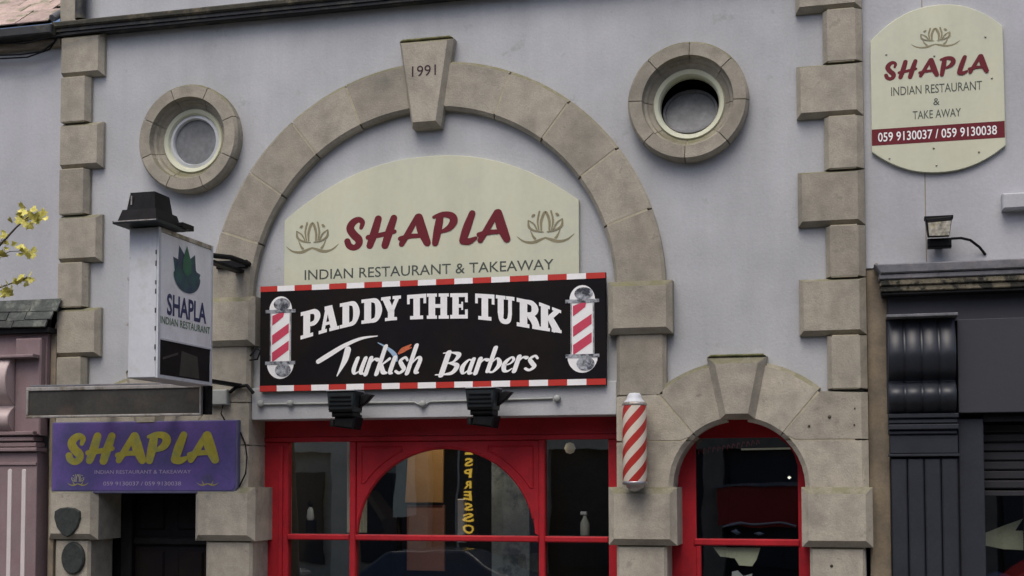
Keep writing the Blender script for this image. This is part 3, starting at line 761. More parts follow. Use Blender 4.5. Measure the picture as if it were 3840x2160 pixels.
SCR = {
 'u': ([[(.12, 1, .26), (.1, .35, .28), (.25, .06, .16), (.5, .2, .08)], [(.62, 1, .26), (.6, .2, .28), (.8, .03, .12)]], .85),
 'r': ([[(.12, 1, .28), (.12, 0, .28)], [(.15, .6, .08), (.35, .92, .14), (.58, .88, .24)]], .68),
 'k': ([[(.12, 1.7, .28), (.12, 0, .28)], [(.15, .45, .08), (.62, .92, .2)], [(.25, .55, .2), (.5, .12, .28), (.75, .05, .12)]], .82),
 'i': ([[(.12, 1, .28), (.12, .15, .28), (.28, .02, .12)]], .42),
 's': ([[(.55, .8, .14), (.35, .98, .16), (.12, .78, .22), (.3, .52, .26), (.52, .25, .24), (.3, .03, .18), (.03, .15, .16)]], .68),
 'h': ([[(.12, 1.7, .28), (.12, 0, .28)], [(.15, .5, .08), (.45, .95, .16), (.66, .8, .26), (.62, .12, .28), (.8, .02, .12)]], .95),
 'B': ([[(.25, 1.55, .34), (.25, 0, .34)], [(-.05, 1.53, .08), (.5, 1.53, .12), (.9, 1.35, .3), (.72, .9, .16), (.3, .8, .1)], [(.5, .82, .12), (1.0, .62, .3), (.88, .15, .28), (.4, .05, .12), (-.1, .05, .08)]], 1.25),
 'a': ([[(.62, 1, .26), (.62, .12, .26), (.8, .03, .12)], [(.6, .85, .08), (.35, .96, .14), (.12, .5, .3), (.28, .04, .16), (.58, .3, .08)]], .9),
 'b': ([[(.12, 1.7, .28), (.12, .1, .26)], [(.15, .6, .08), (.42, .96, .14), (.68, .55, .3), (.45, .05, .16), (.12, .1, .12)]], .85),
 'e': ([[(.15, .45, .1), (.45, .55, .12), (.58, .8, .18), (.4, .97, .14), (.13, .6, .28), (.22, .12, .24), (.45, .03, .14), (.65, .2, .08)]], .72)}
def script(word, xa, xb, zb_, xh, p, rise=0):
    W = sum(SCR[c][1] for c in word); s = (xb-xa-.36*xh)/W
    ox = 0
    ink = Ink(lambda u, v, k: (xa+u*s+.36*v*xh, YB-.003-k*.00005, zb_+v*xh+rise*u/W))
    for c in word:
        for st in SCR[c][0]: ink.stroke([(a+ox, b, w*.98) for a, b, w in st], cap=True)
        ox += SCR[c][1]
    adopt(ink.build('script_lettering', M['white'], None), p)
script('urkish', -3.535, -2.95, 3.283, .118, bs); script('Barbers', -2.868, -2.095, 3.262, .105, bs, .022)
ik = Ink(lambda u, v, k: (u, YB-.002-k*.0002, v))
ik.stroke([(-3.79, 3.385, .034), (-3.70, 3.435, .036), (-3.58, 3.50, .03), (-3.45, 3.548, .02), (-3.325, 3.562, .006)])
ik.stroke([(-3.555, 3.468, .05), (-3.575, 3.40, .045), (-3.605, 3.34, .028), (-3.64, 3.275, .008)])
adopt(ik.build('script_lettering', M['white'], None), bs)
ik = Ink(lambda u, v, k: (u, YB-.002-k*.0002, v)); ik.stroke([(-3.32, 3.512, .006), (-3.27, 3.485, .015), (-3.215, 3.445, .03), (-3.185, 3.41, .034), (-3.175, 3.375, .012)])
adopt(ik.build('razor_print', M['blue_print'], None), bs)
ik = Ink(lambda u, v, k: (u, YB-.002-k*.0002, v)); ik.stroke([(-3.16, 3.43, .016), (-3.13, 3.452, .036), (-3.10, 3.468, .03), (-3.065, 3.492, .008)]); ik.stroke([(-3.12, 3.445, .01), (-3.062, 3.47, .008)])
adopt(ik.build('razor_handle_print', M['orange_print'], None), bs)
def printed_pole(cx, zc):
    f = lambda u, v, k: (cx+u*1.08, YB-.002-k*.0002, zc+v)
    a = Ink(f); a.rect(-.078, -.20, .078, .20)
    a.poly([(-.062, .2)]+[(-.112+.0*t, .2) for t in ()]+[(-.108, .195)]+[(.085*math.cos(t)-.0, .20+.105*math.sin(t)) for t in [math.pi-math.pi*k/14 for k in range(15)]]+[(.108, .195)])
    a.poly([(.108, -.195)]+[(.1*math.cos(t), -.20-.115*math.sin(t)) for t in [math.pi*k/14 for k in range(15)]]+[(-.108, -.195)])
    adopt(a.build('pole_print', M['white'], None), bs)
    a = Ink(f, 6)
    for z in (-.135, -.005, .115):
        a.poly([(-.062, z-.055), (.062, z+.035), (.062, z+.105), (-.062, z+.018)] if z < .08 else [(-.062, z-.03), (.02, z+.035), (.03, z+.08), (-.062, z+.045)])
    adopt(a.build('pole_stripes_print', M['pink_print'], None), bs)
    a = Ink(f, 12)
    a.poly([(.01+.062*math.cos(t), .245+.045*math.sin(t)) for t in [2*math.pi*k/16 for k in range(16)]]); a.poly([(.02+.06*math.cos(t), -.25+.05*math.sin(t)) for t in [2*math.pi*k/16 for k in range(16)]])
    a.rect(-.112, .180, .112, .205); a.rect(-.112, -.208, .112, -.183); a.rect(-.076, -.18, -.070, .18); a.rect(.070, -.18, .076, .18)
    adopt(a.build('chrome_print', M['chrome_print'], None), bs)
printed_pole(-4.093, 3.578); printed_pole(-1.796, 3.572)

# conduit under the sign -------------------------------------------
cd = B().tube([(-4.26, .018, 3.078), (-3.05, .018, 3.074), (-3.02, .018, 3.058), (-2.96, .018, 3.058), (-2.93, .018, 3.076), (-2.02, .018, 3.084)], .0075, 8).build('cable_conduit', M['grey_box'])
tag(cd, 'thin grey painted conduit running across the grey board below the black barber sign', 'conduit')
for x, r_ in ((-4.262, .026), (-4.02, .024), (-2.985, .024), (-1.985, .024)):
    B().lathe([(r_, .03), (r_, .0), (r_*.8, -.008), (.0001, -.008)], (x, 0, 3.082 if x > -2.9 or x < -3.5 else 3.06), 14, True, 'y').build('conduit_box', M['grey_box'], cd)

# the two black floodlights ----------------------------------------
def floodlight(x, z, label):
    t = empty('floodlight', label, 'floodlight', (x, .03, z), 'black floodlights under the barber sign')
    adopt(B().prism([(x-.10, z+.03), (x+.085, z+.03), (x+.105, z+.175), (x-.115, z+.175)], -.30, -.12, .012).build('lamp_head', M['charcoal_metal']), t)
    adopt(B().prism([(x-.112, z+.178), (x+.102, z+.178), (x+.104, z+.186), (x-.114, z+.186)], -.31, -.11, .002).build('lamp_glass', M['lamp_glass']), t)
    for k in range(4):
        adopt(B().box(x-.095+.003*k, x+.08-.003*k, -.30-.012, -.30+.002, z+.045+.03*k, z+.052+.03*k).build('cooling_fin', M['black']), t)
    adopt(B().box(x-.085, x+.075, -.28, -.12, z-.005, z+.029, .01).build('gear_box', M['black']), t)
    adopt(B().prism([(x-.075, z-.075), (x+.07, z-.095), (x+.09, z-.01), (x-.07, z-.006)], -.26, -.10, .012).build('bracket', M['black']), t)
    adopt(B().box(x-.03, x+.03, -.12, .03, z-.02, z+.02, .004).build('wall_arm', M['black']), t)
    adopt(B().prism([(x+.09, z+.06), (x+.15, z+.10), (x+.20, z+.155), (x+.15, z+.165), (x+.10, z+.15)], -.20, -.15, .008).build('side_knob', M['black']), t)
    adopt(B().lathe([(.022, 0), (.022, .05), (.0001, .05)], (x-.105, -.2, z-.07), 10).build('side_knob', M['black']), t)
    return t
floodlight(-3.49, 2.965, 'left one of two black floodlights below the barber sign, under the word Turkish')
floodlight(-2.458, 2.965, 'right one of two black floodlights below the barber sign, under the word Barbers')

# barber pole -------------------------------------------------------
bp = empty('barber_pole', 'red and cream spiral striped barber pole with white cap on the stone pier', 'barber pole', (-1.413, -.12, 2.42))
def on(o, p, loc): o.parent = p; o.location = loc; return o
on(B().lathe([(.081, 0), (.0835, .02), (.0835, .53), (.08, .545)], (0, 0, 0), 32).build('striped_tube', M['pole']), bp, (0, 0, .06))
on(B().lathe([(.078, .545), (.07, .565), (.058, .572), (.050, .59), (.046, .608), (.034, .620), (.0001, .624)], (0, 0, 0), 28).build('cap', M['white_old']), bp, (0, 0, .06-.04+.04))
on(B().lathe([(.0845, .535), (.0865, .542), (.0845, .552), (.07, .56)], (0, 0, 0), 28).build('collar', M['alu']), bp, (0, 0, .06))
on(B().lathe([(.0001, -.055), (.03, -.052), (.045, -.035), (.06, -.03), (.062, -.012), (.085, -.005), (.085, .012), (.08, .02)], (0, 0, 0), 28).build('base_cap', M['steel']), bp, (0, 0, .06))
for z in (.1, .52): on(B().box(-.02, .02, .07, .125, z-.015, z+.015, .003).build('wall_bracket', M['alu']), bp, (0, 0, 0))

# oval wall sign on the right --------------------------------------
ov = empty('wall_sign', 'cream wall sign with rounded ends and a dark red telephone band on the right', 'sign', (.61, .09, 5.1))
YO = .06
tp = [(.187+(1.035-.187)*k/20, 5.475+.03*k/20+.195*(1-abs((k-10)/10)**2.2)) for k in range(21)]
bt = [(.187+(1.038-.187)*k/20, 4.715-.01*k/20-.160*(1-abs((k-10)/10)**2.2)) for k in range(21)]
adopt(B().prism(bt+tp[::-1], YO, YO+.03, .003).build('board', M['cream']), ov)
adopt(B().add([(.188, YO-.001, 4.757), (1.034, YO-.001, 4.757), (1.034, YO-.001, 4.868), (.188, YO-.001, 4.868)], [[0, 1, 2, 3]]).build('red_band', M['maroon']), ov)
adopt(brush_word(flat, .276, .94, 5.198, 5.325, YO-.001, 'lettering', M['maroon'], None, 0), ov)
adopt(bfont('INDIAN RESTAURANT', .318, .898, 5.088, 5.148, YO-.001, 'small_lettering', M['dkgreen'], None, offset=.003), ov)
adopt(bfont('&', .588, .628, 5.005, 5.052, YO-.001, 'ampersand', M['dkgreen'], None, offset=.003), ov)
adopt(bfont('TAKE AWAY', .455, .762, 4.918, 4.974, YO-.001, 'small_lettering', M['dkgreen'], None, offset=.003), ov)
adopt(bfont('059 9130037 / 059 9130038', .228, .985, 4.780, 4.843, YO-.002, 'telephone_lettering', M['white'], None, offset=.012), ov)
lotus_on(.608, 5.395, .31, .135, YO-.001, ov)
for x, z in ((.29, 5.375), (.925, 5.44), (.30, 4.665), (.60, 4.60), (.87, 4.67), (.60, 5.34), (.96, 5.16), (.585, 4.715)):
    adopt(B().lathe([(.007, 0), (.006, -.004), (.0001, -.004)], (x, YO-.0005, z), 8, True, 'y').build('screw', M['alu']), ov)

# purple sign -------------------------------------------------------
ps = empty('entrance_sign', 'purple sign with yellow brush lettering above the dark doorway', 'sign', (-5.2, -.02, 2.42))
YP = -.05
def rrect(x0, x1, z0, z1, rs, n=6):
    out = []
    for (cx, cz, a, r_) in ((x1-rs[1], z0+rs[1], -90, rs[1]), (x1-rs[2], z1-rs[2], 0, rs[2]), (x0+rs[3], z1-rs[3], 90, rs[3]), (x0+rs[0], z0+rs[0], 180, rs[0])):
        out += arc(cx, cz, r_, R(a), R(a+90), n) if r_ > 0 else [(cx, cz)]
    return out
adopt(B().prism(rrect(-5.998, -4.418, 2.41, 2.962, (.03, .06, .01, .01)), YP+.004, -.0, .006).build('backing', M['purple_edge']), ps)
adopt(B().prism(rrect(-5.985, -4.435, 2.432, 2.955, (.02, .045, .006, .006)), YP, YP+.02, .002).build('board', M['purple']), ps)
adopt(brush_word(flat, -5.862, -4.575, 2.640, 2.868, YP-.001, 'lettering', M['yellow'], None, .0, 1.4), ps)
adopt(bfont('INDIAN RESTAURANT & TAKEAWAY', -5.616, -4.80, 2.560, 2.588, YP-.001, 'small_lettering', M['lilac'], None), ps)
adopt(bfont('059 9130037 / 059 9130038', -5.54, -4.88, 2.470, 2.500, YP-.001, 'telephone_lettering', M['lilac'], None), ps)
lotus_on(-5.76, 2.468, .18, .09, YP-.001, ps, M['yellow'], M['palegold'])
lotus_on(-4.66, 2.468, .18, .09, YP-.001, ps, M['yellow'], M['purple_edge'])

# sign light box above the purple sign ------------------------------
tl = empty('sign_light_box', 'long dark light box with a dirty pale metal edge above the purple sign', 'light box', (-5.2, -.4, 2.97))
tx0, tx1, tz0, tz1, ty0, ty1 = -5.952, -4.512, 2.975, 3.205, -.45, -.34
adopt(B().box(tx0+.015, tx1-.012, ty0+.012, ty1, tz0+.012, tz1-.004).build('casing', M['olive']), tl)
for a in (('rim', tx0, tx1, tz1-.028, tz1), ('rim', tx0, tx1, tz0, tz0+.018), ('rim', tx0, tx0+.018, tz0+.0185, tz1-.0285), ('rim', tx1-.014, tx1, tz0+.0185, tz1-.0285)):
    adopt(B().box(a[1], a[2], ty0, ty0+.03, a[3], a[4], .004).build('rim', M['alu']), tl)
adopt(B().prism([(tx0-.006, tz1+.001), (tx1-.01, tz1+.001), (tx1-.01, tz1+.015), (tx0-.006, tz1+.022)], ty0+.05, ty1, .004).build('lid', M['lead']), tl)
adopt(B().box(tx1-.011, tx1+.035, ty0+.04, ty1, tz0+.01, tz1-.01, .004).build('end_cap', M['black']), tl)
for x in (-5.5, -4.95): adopt(B().box(x-.02, x+.02, ty1, .07, 3.06, 3.10).build('arm', M['black']), tl)
jb = B().box(-4.66, -4.51, -.05, .0, 3.075, 3.19, .008).build('junction_box', M['grey_box'])
tag(jb, 'small grey junction box on the stone pier right of the long light box', 'junction box')
for pts, rr_, lb in (([(-4.42, .0, 2.87), (-4.37, -.02, 2.78), (-4.35, -.03, 2.68), (-4.36, -.03, 2.56), (-4.41, -.02, 2.47), (-4.47, -.015, 2.43)], .006, 'loose dark cable looping down the pier beside the purple sign'),
                     ([(-4.50, -.02, 3.17), (-4.44, -.03, 3.21), (-4.36, -.02, 3.22), (-4.31, -.01, 3.16)], .014, 'thick black cable end above the grey junction box'),
                     ([(-4.55, -.03, 3.075), (-4.56, -.04, 3.01), (-4.53, -.04, 2.96)], .006, 'short cable from the grey junction box down to the purple sign'),
                     ([(-4.34, -.01, 3.44), (-4.29, -.015, 3.50), (-4.27, .02, 3.48), (-4.30, .03, 3.42), (-4.345, -.01, 3.41)], .007, 'small cable loop at the left edge of the black barber sign')):
    tag(B().tube(pts, rr_, 6).build('loose_cable', M['black']), lb, 'cable')

# projecting sign ---------------------------------------------------
pj = empty('projecting_sign', 'white box sign standing out from the pier with a green lily and navy lettering', 'sign', (-4.45, -.6, 3.18))
sx0, sx1, sy0, sy1, sz0, sz1 = -4.556, -4.349, -1.373, -.62, 3.175, 4.165
adopt(B().box(sx0, sx1, sy0, sy1, sz0, sz1, .006).build('cabinet', M['white_old']), pj)
# right-hand face: u runs from the street end towards the wall
side = lambda x, z, y: (sx1+.001-y, sy0+x, z)
def side_box(b, u0, u1, z0, z1, d0, d1): return b.box(sx1+d0, sx1+d1, sy0+u0, sy0+u1, z0, z1)
adopt(side_box(B(), .03, .73, 3.435, 4.135, -.004, .006).build('face_panel', M['acrylic']), pj)
adopt(side_box(B(), .03, .73, 3.20, 3.43, -.004, .004).build('dark_bottom_plate', M['black']), pj)  # black plate in place of the shaded open interior
adopt(B().add([(sx1+.0045, sy0+.08, 3.30), (sx1+.0045, sy0+.28, 3.35), (sx1+.0045, sy0+.28, 3.365), (sx1+.0045, sy0+.08, 3.315)], [[0, 1, 2, 3]]).add([(sx1+.0045, sy0+.30, 3.21), (sx1+.0045, sy0+.58, 3.21), (sx1+.0045, sy0+.55, 3.36), (sx1+.0045, sy0+.33, 3.38)], [[0, 1, 2, 3]]).build('lamp_tube', M['olive']), pj)
for a in ((0, .03, sz0, sz1), (.73, .753, sz0, sz1), (.0305, .7295, sz1-.028, sz1), (.0305, .7295, sz0, sz0+.02), (.0305, .7295, 3.428, 3.438)):
    adopt(side_box(B(), *a, .0005, .012).build('edge_trim', M['white_old'] if a[0] != .0305 or a[2] < 3.5 else M['alu']), pj)
for z in (4.0, 3.93, 3.80, 3.745, 3.62, 3.5, 3.38, 3.30):
    adopt(B().box(sx1-.012, sx1-.004, sy0-.002, sy0+.001, z-.012-random.random()*.015, z+.012).build('edge_stain', M['plaque']), pj)
for z in (3.83, 3.53):
    adopt(B().box(sx0-.012, sx0+.004, sy0+.002, sy0+.02, z-.01, z+.01).build('clip', M['alu']), pj)
ls = lambda x, z, y: (sx1+.007-y, sy0+x, z)
# lily: broad round body with pointed petals
def petals(specs, m, k0, nm):
    ik = Ink(lambda u, v, k: ls(u, v, -k*.0002), k0)
    for (bx, bz, tx_, tz_, w) in specs:
        d = Vector((tx_-bx, tz_-bz)); nn = Vector((-d.y, d.x)).normalized()*w/2; b0 = Vector((bx, bz)); t0 = Vector((tx_, tz_))
        ik.poly([tuple(b0-nn*.5), tuple(b0-nn*.9+d*.3), tuple(b0-nn*.9+d*.6), tuple(t0), tuple(b0+nn*.9+d*.6), tuple(b0+nn*.9+d*.3), tuple(b0+nn*.5)])
    adopt(ik.build(nm, m, None), pj)
cxl, czl = .385, 3.835
petals([(cxl, czl, cxl-.19, czl+.165, .15), (cxl, czl, cxl+.19, czl+.10, .15), (cxl, czl, cxl-.11, czl+.255, .15), (cxl, czl, cxl+.11, czl+.225, .15)], M['teal'], 1, 'lily_print')
petals([(cxl, czl, cxl-.005, czl+.27, .13)], M['teal_light'], 12, 'lily_print')
ik = Ink(lambda u, v, k: ls(u, v, -k*.0002), 14)
ik.poly([(cxl+.185*math.cos(t), czl+.06+.115*math.sin(t)) for t in [math.pi+math.pi*k/16 for k in range(17)]]+[(cxl+.12, czl+.12), (cxl, czl+.06), (cxl-.12, czl+.13)])
adopt(ik.build('lily_print', M['teal'], None), pj)
adopt(bfont('SHAPLA', .12, .665, 3.60, 3.745, -.001, 'lettering', M['navy'], None, fn=ls, offset=.025), pj)
adopt(bfont('INDIAN RESTAURANT', .035, .725, 3.535, 3.585, -.001, 'small_lettering', M['green'], None, fn=ls, offset=.01), pj)
# black hood on the street end
def frustum(b, x0, x1, y0, y1, z0, X0, X1, Y0, Y1, z1):
    vs = [(x0, y0, z0), (x1, y0, z0), (x1, y1, z0), (x0, y1, z0), (X0, Y0, z1), (X1, Y0, z1), (X1, Y1, z1), (X0, Y1, z1)]
    b.add(vs, [[0, 1, 2, 3], [4, 5, 6, 7], [0, 1, 5, 4], [1, 2, 6, 5], [2, 3, 7, 6], [3, 0, 4, 7]]); return b
xc = -4.47
b = frustum(B(), -4.575, -4.295, -1.485, -1.16, 4.19, -4.555, -4.315, -1.46, -1.18, 4.268)
frustum(b, -4.530, -4.325, -1.45, -1.22, 4.266, -4.515, -4.340, -1.43, -1.24, 4.385)
hood = adopt(b.build('hood', M['black']), pj)
adopt(B().box(-4.60, -4.275, -1.505, -1.13, 4.170, 4.189, .003).build('hood_rim', M['charcoal_metal']), pj)
adopt(B().box(-4.59, -4.285, -1.507, -1.5055, 4.181, 4.188).build('rim_edge', M['alu']), pj)
adopt(B().box(-4.500, -4.492, -1.452, -1.436, 4.30, 4.36).build('hood_clip', M['alu']), pj)
adopt(B().box(-4.32, -4.265, -1.20, -1.04, 4.190, 4.225, .008).build('hood_hinge', M['black']), pj)
# iron brackets from the pier
adopt(B().tube([(-4.45, -.62, 4.115), (-4.36, -.3, 4.14), (-4.36, .0, 4.14)], .02, 6).build('bracket', M['black']), pj)
adopt(B().box(-4.62, -4.37, -.03, .0, 4.11, 4.17, .004).build('wall_plate', M['black']), pj)
adopt(B().box(-4.47, -4.40, -.62, -.0, 4.075, 4.095).build('bracket', M['black']), pj)
adopt(B().box(-4.47, -4.41, -.62, -.0, 3.21, 3.235).build('bracket', M['black']), pj)
adopt(B().prism([(-4.57, 3.18), (-4.545, 3.18), (-4.555, 3.32), (-4.60, 3.34)], -1.1, -1.0, .003).build('side_flap', M['olive']), pj)

# plaques -----------------------------------------------------------
sh = [(-5.835+.13*x, 2.195+.125*z) for x, z in ((-.85, .62), (-.5, .82), (0, .88), (.5, .82), (.85, .62), (.88, .2), (.7, -.35), (.35, -.8), (0, -.98), (-.35, -.8), (-.7, -.35), (-.88, .2))]
tag(B().prism(sh, -.078, -.05, .008).build('shield_plaque', M['plaque']), 'dark shield shaped plaque on the stone block left of the doorway', 'plaque')
tag(B().prism([(-5.815+.1*math.cos(t), 1.91+.125*math.sin(t)) for t in [2*math.pi*k/24 for k in range(24)]], -.03, .0, .01).build('oval_plaque', M['plaque']),
    'dark oval plaque on the stone shaft below the shield shaped plaque', 'plaque')

# =================================================================== LEFT NEIGHBOUR
nl = empty('neighbour_shop', 'grey rendered shop at the left edge with slate canopy and mauve fluted shopfront', 'building', (-8, .08, 0))
adopt(B().box(-12, -6.022, .08, .33, 0, 6.10).build('rendered_wall', M['render2']), nl)
adopt(B().box(-12, -6.03, .34, 7, 0, 6.0).build('body', M['render2']), nl)
gt = B(); gt.box(-12, -6.03, -.10, .08, 6.03, 6.105, .01)
adopt(gt.build('gutter', M['black_metal']), nl)
adopt(B().box(-12, -6.025, .02, .079, 5.97, 6.028, .004).build('soffit_board', M['plaster']), nl)
roofo = adopt(B().add([(-12, -.06, 6.12), (-6.06, -.06, 6.12), (-6.06, 4.0, 9.0), (-12, 4.0, 9.0)], [[0, 1, 2, 3]]).build('roof', M['black_metal']), nl)
ang = math.atan2(2.88, 4.06)
sl_me = B().box(-.145, .145, 0, .008, 0, .32).build('slate', M['roof_slate']); me_s = sl_me.data; bpy.data.objects.remove(sl_me)
for r_ in range(9):
    for k in range(6):
        o = bpy.data.objects.new('slate', me_s); C.objects.link(o); o.parent = roofo
        x = -6.21-.30*k-(.15 if r_ % 2 else 0)
        d = .22*r_
        o.location = (x, -.075+d*math.cos(ang)-.02, 6.125+d*math.sin(ang)+.012)
        o.rotation_euler = (-(math.pi/2-ang)+R(2)+random.uniform(-.01, .01), random.uniform(-.008, .008), 0)
adopt(B().tube([(-6.045, -.06, 6.16), (-6.045, .6, 6.62)], .03, 6).build('lead_verge', M['lead']), nl)
# cables under the gutter
cb = B()
cb.tube([(-7.2, .0, 6.0), (-6.7, -.02, 5.93), (-6.35, -.03, 5.905), (-6.15, -.03, 5.915), (-6.05, -.02, 5.98), (-6.0, -.05, 6.02)], .008, 6)
cb.tube([(-7.2, .02, 5.93), (-6.7, -.01, 5.90), (-6.3, -.01, 5.885), (-6.1, -.01, 5.93), (-6.03, -.02, 6.0)], .006, 6)
tag(cb.build('sagging_cables', M['black']), 'sagging black cables under the gutter at the top left corner', 'cable')
# slate canopy
can = adopt(B().prism([(-12, 3.70), (-6.02, 3.70), (-5.945, 3.93), (-12, 3.93)], .0, .08, .0).build('canopy', M['black_metal']), nl)
rr = random.Random(5)
for row, (za, zb_, yo) in enumerate(((3.83, 3.935, -.05), (3.765, 3.85, -.085), (3.70, 3.785, -.115))):
    x = -5.955-.03*row
    while x > -7.6:
        w = rr.uniform(.16, .3); j = rr.uniform(-.01, .012)
        b = B().add([(x-w+.004, yo-.02, za+j), (x-.004, yo-.02, za+j*.4), (x-.004+(.012 if row == 0 else 0), yo+.03, zb_), (x-w+.004, yo+.03, zb_),
                     (x-w+.004, yo-.005, za+j-.006), (x-.004, yo-.005, za+j*.4-.006), (x-.004, yo+.045, zb_-.002), (x-w+.004, yo+.045, zb_-.002)],
                    [[0, 1, 2, 3], [4, 5, 6, 7], [0, 1, 5, 4], [1, 2, 6, 5], [2, 3, 7, 6], [3, 0, 4, 7]])
        adopt(b.build('slate', M['slate_cap']), can); x -= w
adopt(B().box(-12, -6.0, -.10, .08, 3.66, 3.70, .004).build('canopy_board', M['black']), nl)
# mauve shopfront
adopt(B().box(-12, -5.935+.0-.12, -.04, .079, 3.0, 3.66).build('fascia', M['pink_paint']), nl)
adopt(B().box(-6.052, -6.003, .0, .079, 0, 3.93, .004).build('brown_strip', M['plaster']), nl)
# console bracket: S-shaped profile in depth, extruded across
def console(xa, xb, prof, name, m, p, flutes=0, gap=.012):
    """prof: list of (y, z) down the front; built as strips side by side with grooves between"""
    pr = smooth_pts(prof, 6); W = (xb-xa)/max(flutes, 1)
    core = B(); n = len(pr)
    vs = [(xa+.004, y+.014, z) for y, z in pr]+[(xb-.004, y+.014, z) for y, z in pr]
    core.add(vs, [[i, i+1, n+i+1, n+i] for i in range(n-1)], True)
    core.add([(xa+.004, .07, pr[0][1])]+[(xa+.004, y+.014, z) for y, z in pr]+[(xa+.004, .07, pr[-1][1])], [list(range(n+2))])
    core.add([(xb-.004, .07, pr[0][1])]+[(xb-.004, y+.014, z) for y, z in pr]+[(xb-.004, .07, pr[-1][1])], [list(range(n+2))])
    co = adopt(core.build(name, m), p)
    for k in range(max(flutes, 1)):
        a, b_ = xa+k*W+gap/2, xa+(k+1)*W-gap/2; s = B()
        vs = []
        for y, z in pr: vs += [(a, y+.010, z), (a+.012, y, z), (b_-.012, y, z), (b_, y+.010, z)]
        s.add(vs, [[i*4+j, i*4+j+1, (i+1)*4+j+1, (i+1)*4+j] for i in range(n-1) for j in range(3)], True)
        adopt(s.build('rib', m), co)
    return co
console(-6.95, -6.30, [(-.14, 3.47), (-.20, 3.38), (-.22, 3.28), (-.19, 3.18), (-.12, 3.11), (-.10, 3.09), (-.15, 3.05), (-.18, 3.00), (-.17, 2.94), (-.10, 2.88)], 'console', M['pink_mid'], nl, 2)
adopt(B().prism([(-6.30, 3.62), (-6.07, 3.62), (-6.07, 2.86), (-6.30, 2.86)], -.10, .0, .01).build('console_side', M['pink_paint']), nl)
adopt(B().box(-7, -6.08, -.19, .0, 3.46, 3.485, .006).build('console_top', M['pink_paint']), nl)
for z0, z1, y, xr in ((2.86, 2.89, -.15, -6.075), (2.815, 2.85, -.13, -6.085), (2.77, 2.805, -.12, -6.07), (2.735, 2.765, -.14, -6.05)):
    adopt(B().box(-7, xr-.02, y, .0, z0, z1, .006).build('capital_moulding', M['pink_paint']), nl)
pil = adopt(B().box(-7, -6.088, -.10, .05, 0, 2.73, .004).build('pilaster', M['pink_paint']), nl)
for xf in (-6.325, -6.200, -6.45, -6.575, -6.70):
    adopt(B().prism(rrect(xf-.019, xf+.019, .3, 2.60, (.005, .005, .018, .018), 3), -.106, -.09, .003).build('flute', M['pink_light']), pil)
adopt(B().box(-7, -6.09, -.112, -.1005, 2.63, 2.65, .002).build('neck_moulding', M['pink_paint']), pil)

# =================================================================== RIGHT NEIGHBOUR
nr = empty('neighbour_building', 'pale grey building at the right edge with dark grey shopfront', 'building', (3, .09, 0))
adopt(B().box(.137, 8, .09, .34, 3.93, 8.0).build('rendered_wall', M['render2']), nr)
adopt(B().box(.137, 8, 6, 6.3, 0, 8.0).box(7.7, 8, .35, 6, 0, 8).box(.14, 7.7, .36, 6, 3.95, 4.1).build('body', M['render2']), nr)
adopt(B().box(.10, 8, .03, 6.3, 8.0, 8.12).build('eaves', M['black_metal']), nr)
adopt(B().box(.137, .272, .10, .33, 0, 3.925, .004).build('plaster_strip', M['plaster']), nr)
adopt(B().tube([(.205, .085, 3.94), (.205, .085, 3.96)], .01, 6).build('drip_mark', M['plaster']), nr)
corn = adopt(B().prism([(.225, 3.862), (2.5, 3.862), (2.5, 3.925), (.185, 3.925)], -.10, .09, .008).build('shop_cornice', M['lead']), nr)
for z0, z1, y, m_, xl in ((3.825, 3.860, -.085, 'lead', .215), (3.785, 3.823, -.075, 'flaking', .222), (3.745, 3.783, -.06, 'flaking', .228), (3.722, 3.743, -.05, 'black', .232)):
    adopt(B().box(xl, 2.5, y, .09, z0, z1, .006).build('cornice_board', M[m_]), corn)
ledge = adopt(B().box(1.005, 2.4, .0, .09, 4.27, 4.375, .01).build('window_sill', M['render2']), nr)
adopt(B().box(.525, .530, .088, .0895, 3.96, 7.9).build('wall_crack', M['plaster']), nr)
adopt(B().box(.272, 8, .05, .30, 3.55, 3.735).build('frieze', M['fascia_grey']), nr)
adopt(B().box(.255, .70, -.19, .05, 3.558, 3.578, .004).build('console_top', M['lead']), nr)
console(.262, .690, [(-.085, 3.555), (-.125, 3.47), (-.165, 3.38), (-.175, 3.30), (-.14, 3.21), (-.075, 3.165), (-.06, 3.145), (-.105, 3.12), (-.145, 3.07), (-.14, 3.01), (-.09, 2.96), (-.06, 2.94)], 'console', M['grey_gloss'], nr, 4, .010)
adopt(B().box(.258, .266, -.06, .05, 2.94, 3.555).build('console_side', M['grey_paint']), nr)
for z0, z1, y, xr in ((2.905, 2.935, -.09, .70), (2.87, 2.90, -.075, .695), (2.83, 2.865, -.085, .70), (2.80, 2.825, -.065, .69)):
    adopt(B().box(.262, xr, y, .05, z0, z1, .006).build('capital_moulding', M['grey_paint']), nr)
adopt(B().box(.270, .695, -.05, .05, 2.675, 2.795, .004).build('capital_neck', M['grey_paint']), nr)
adopt(B().box(.258, .705, -.065, .05, 2.655, 2.672, .003).build('neck_moulding', M['grey_paint']), nr)
npil = adopt(B().box(.272, .700, -.025, .10, 0, 2.653).build('pilaster', M['black']), nr)
for k in range(4):
    a = .276+k*.1055
    adopt(B().box(a, a+.098, -.05, -.022, .2, 2.64, .008).build('pilaster_board', M['grey_paint']), npil)
adopt(B().box(.702, .858, .0, .12, 0, 2.90, .004).build('window_jamb', M['grey_paint']), nr)
adopt(B().box(.703, 8, -.055, .05, 2.936, 3.548, .004).build('fascia_board', M['fascia_grey']), nr)
adopt(B().box(.86, 8, -.0, .25, 2.88, 2.934).build('window_head', M['black']), nr)
for k in range(7):
    adopt(B().box(.86, 3, .16+.002*k, .20, 2.87-.062*k-.055, 2.87-.062*k, .008).build('shutter_slat', M['opp_dark']), nr)
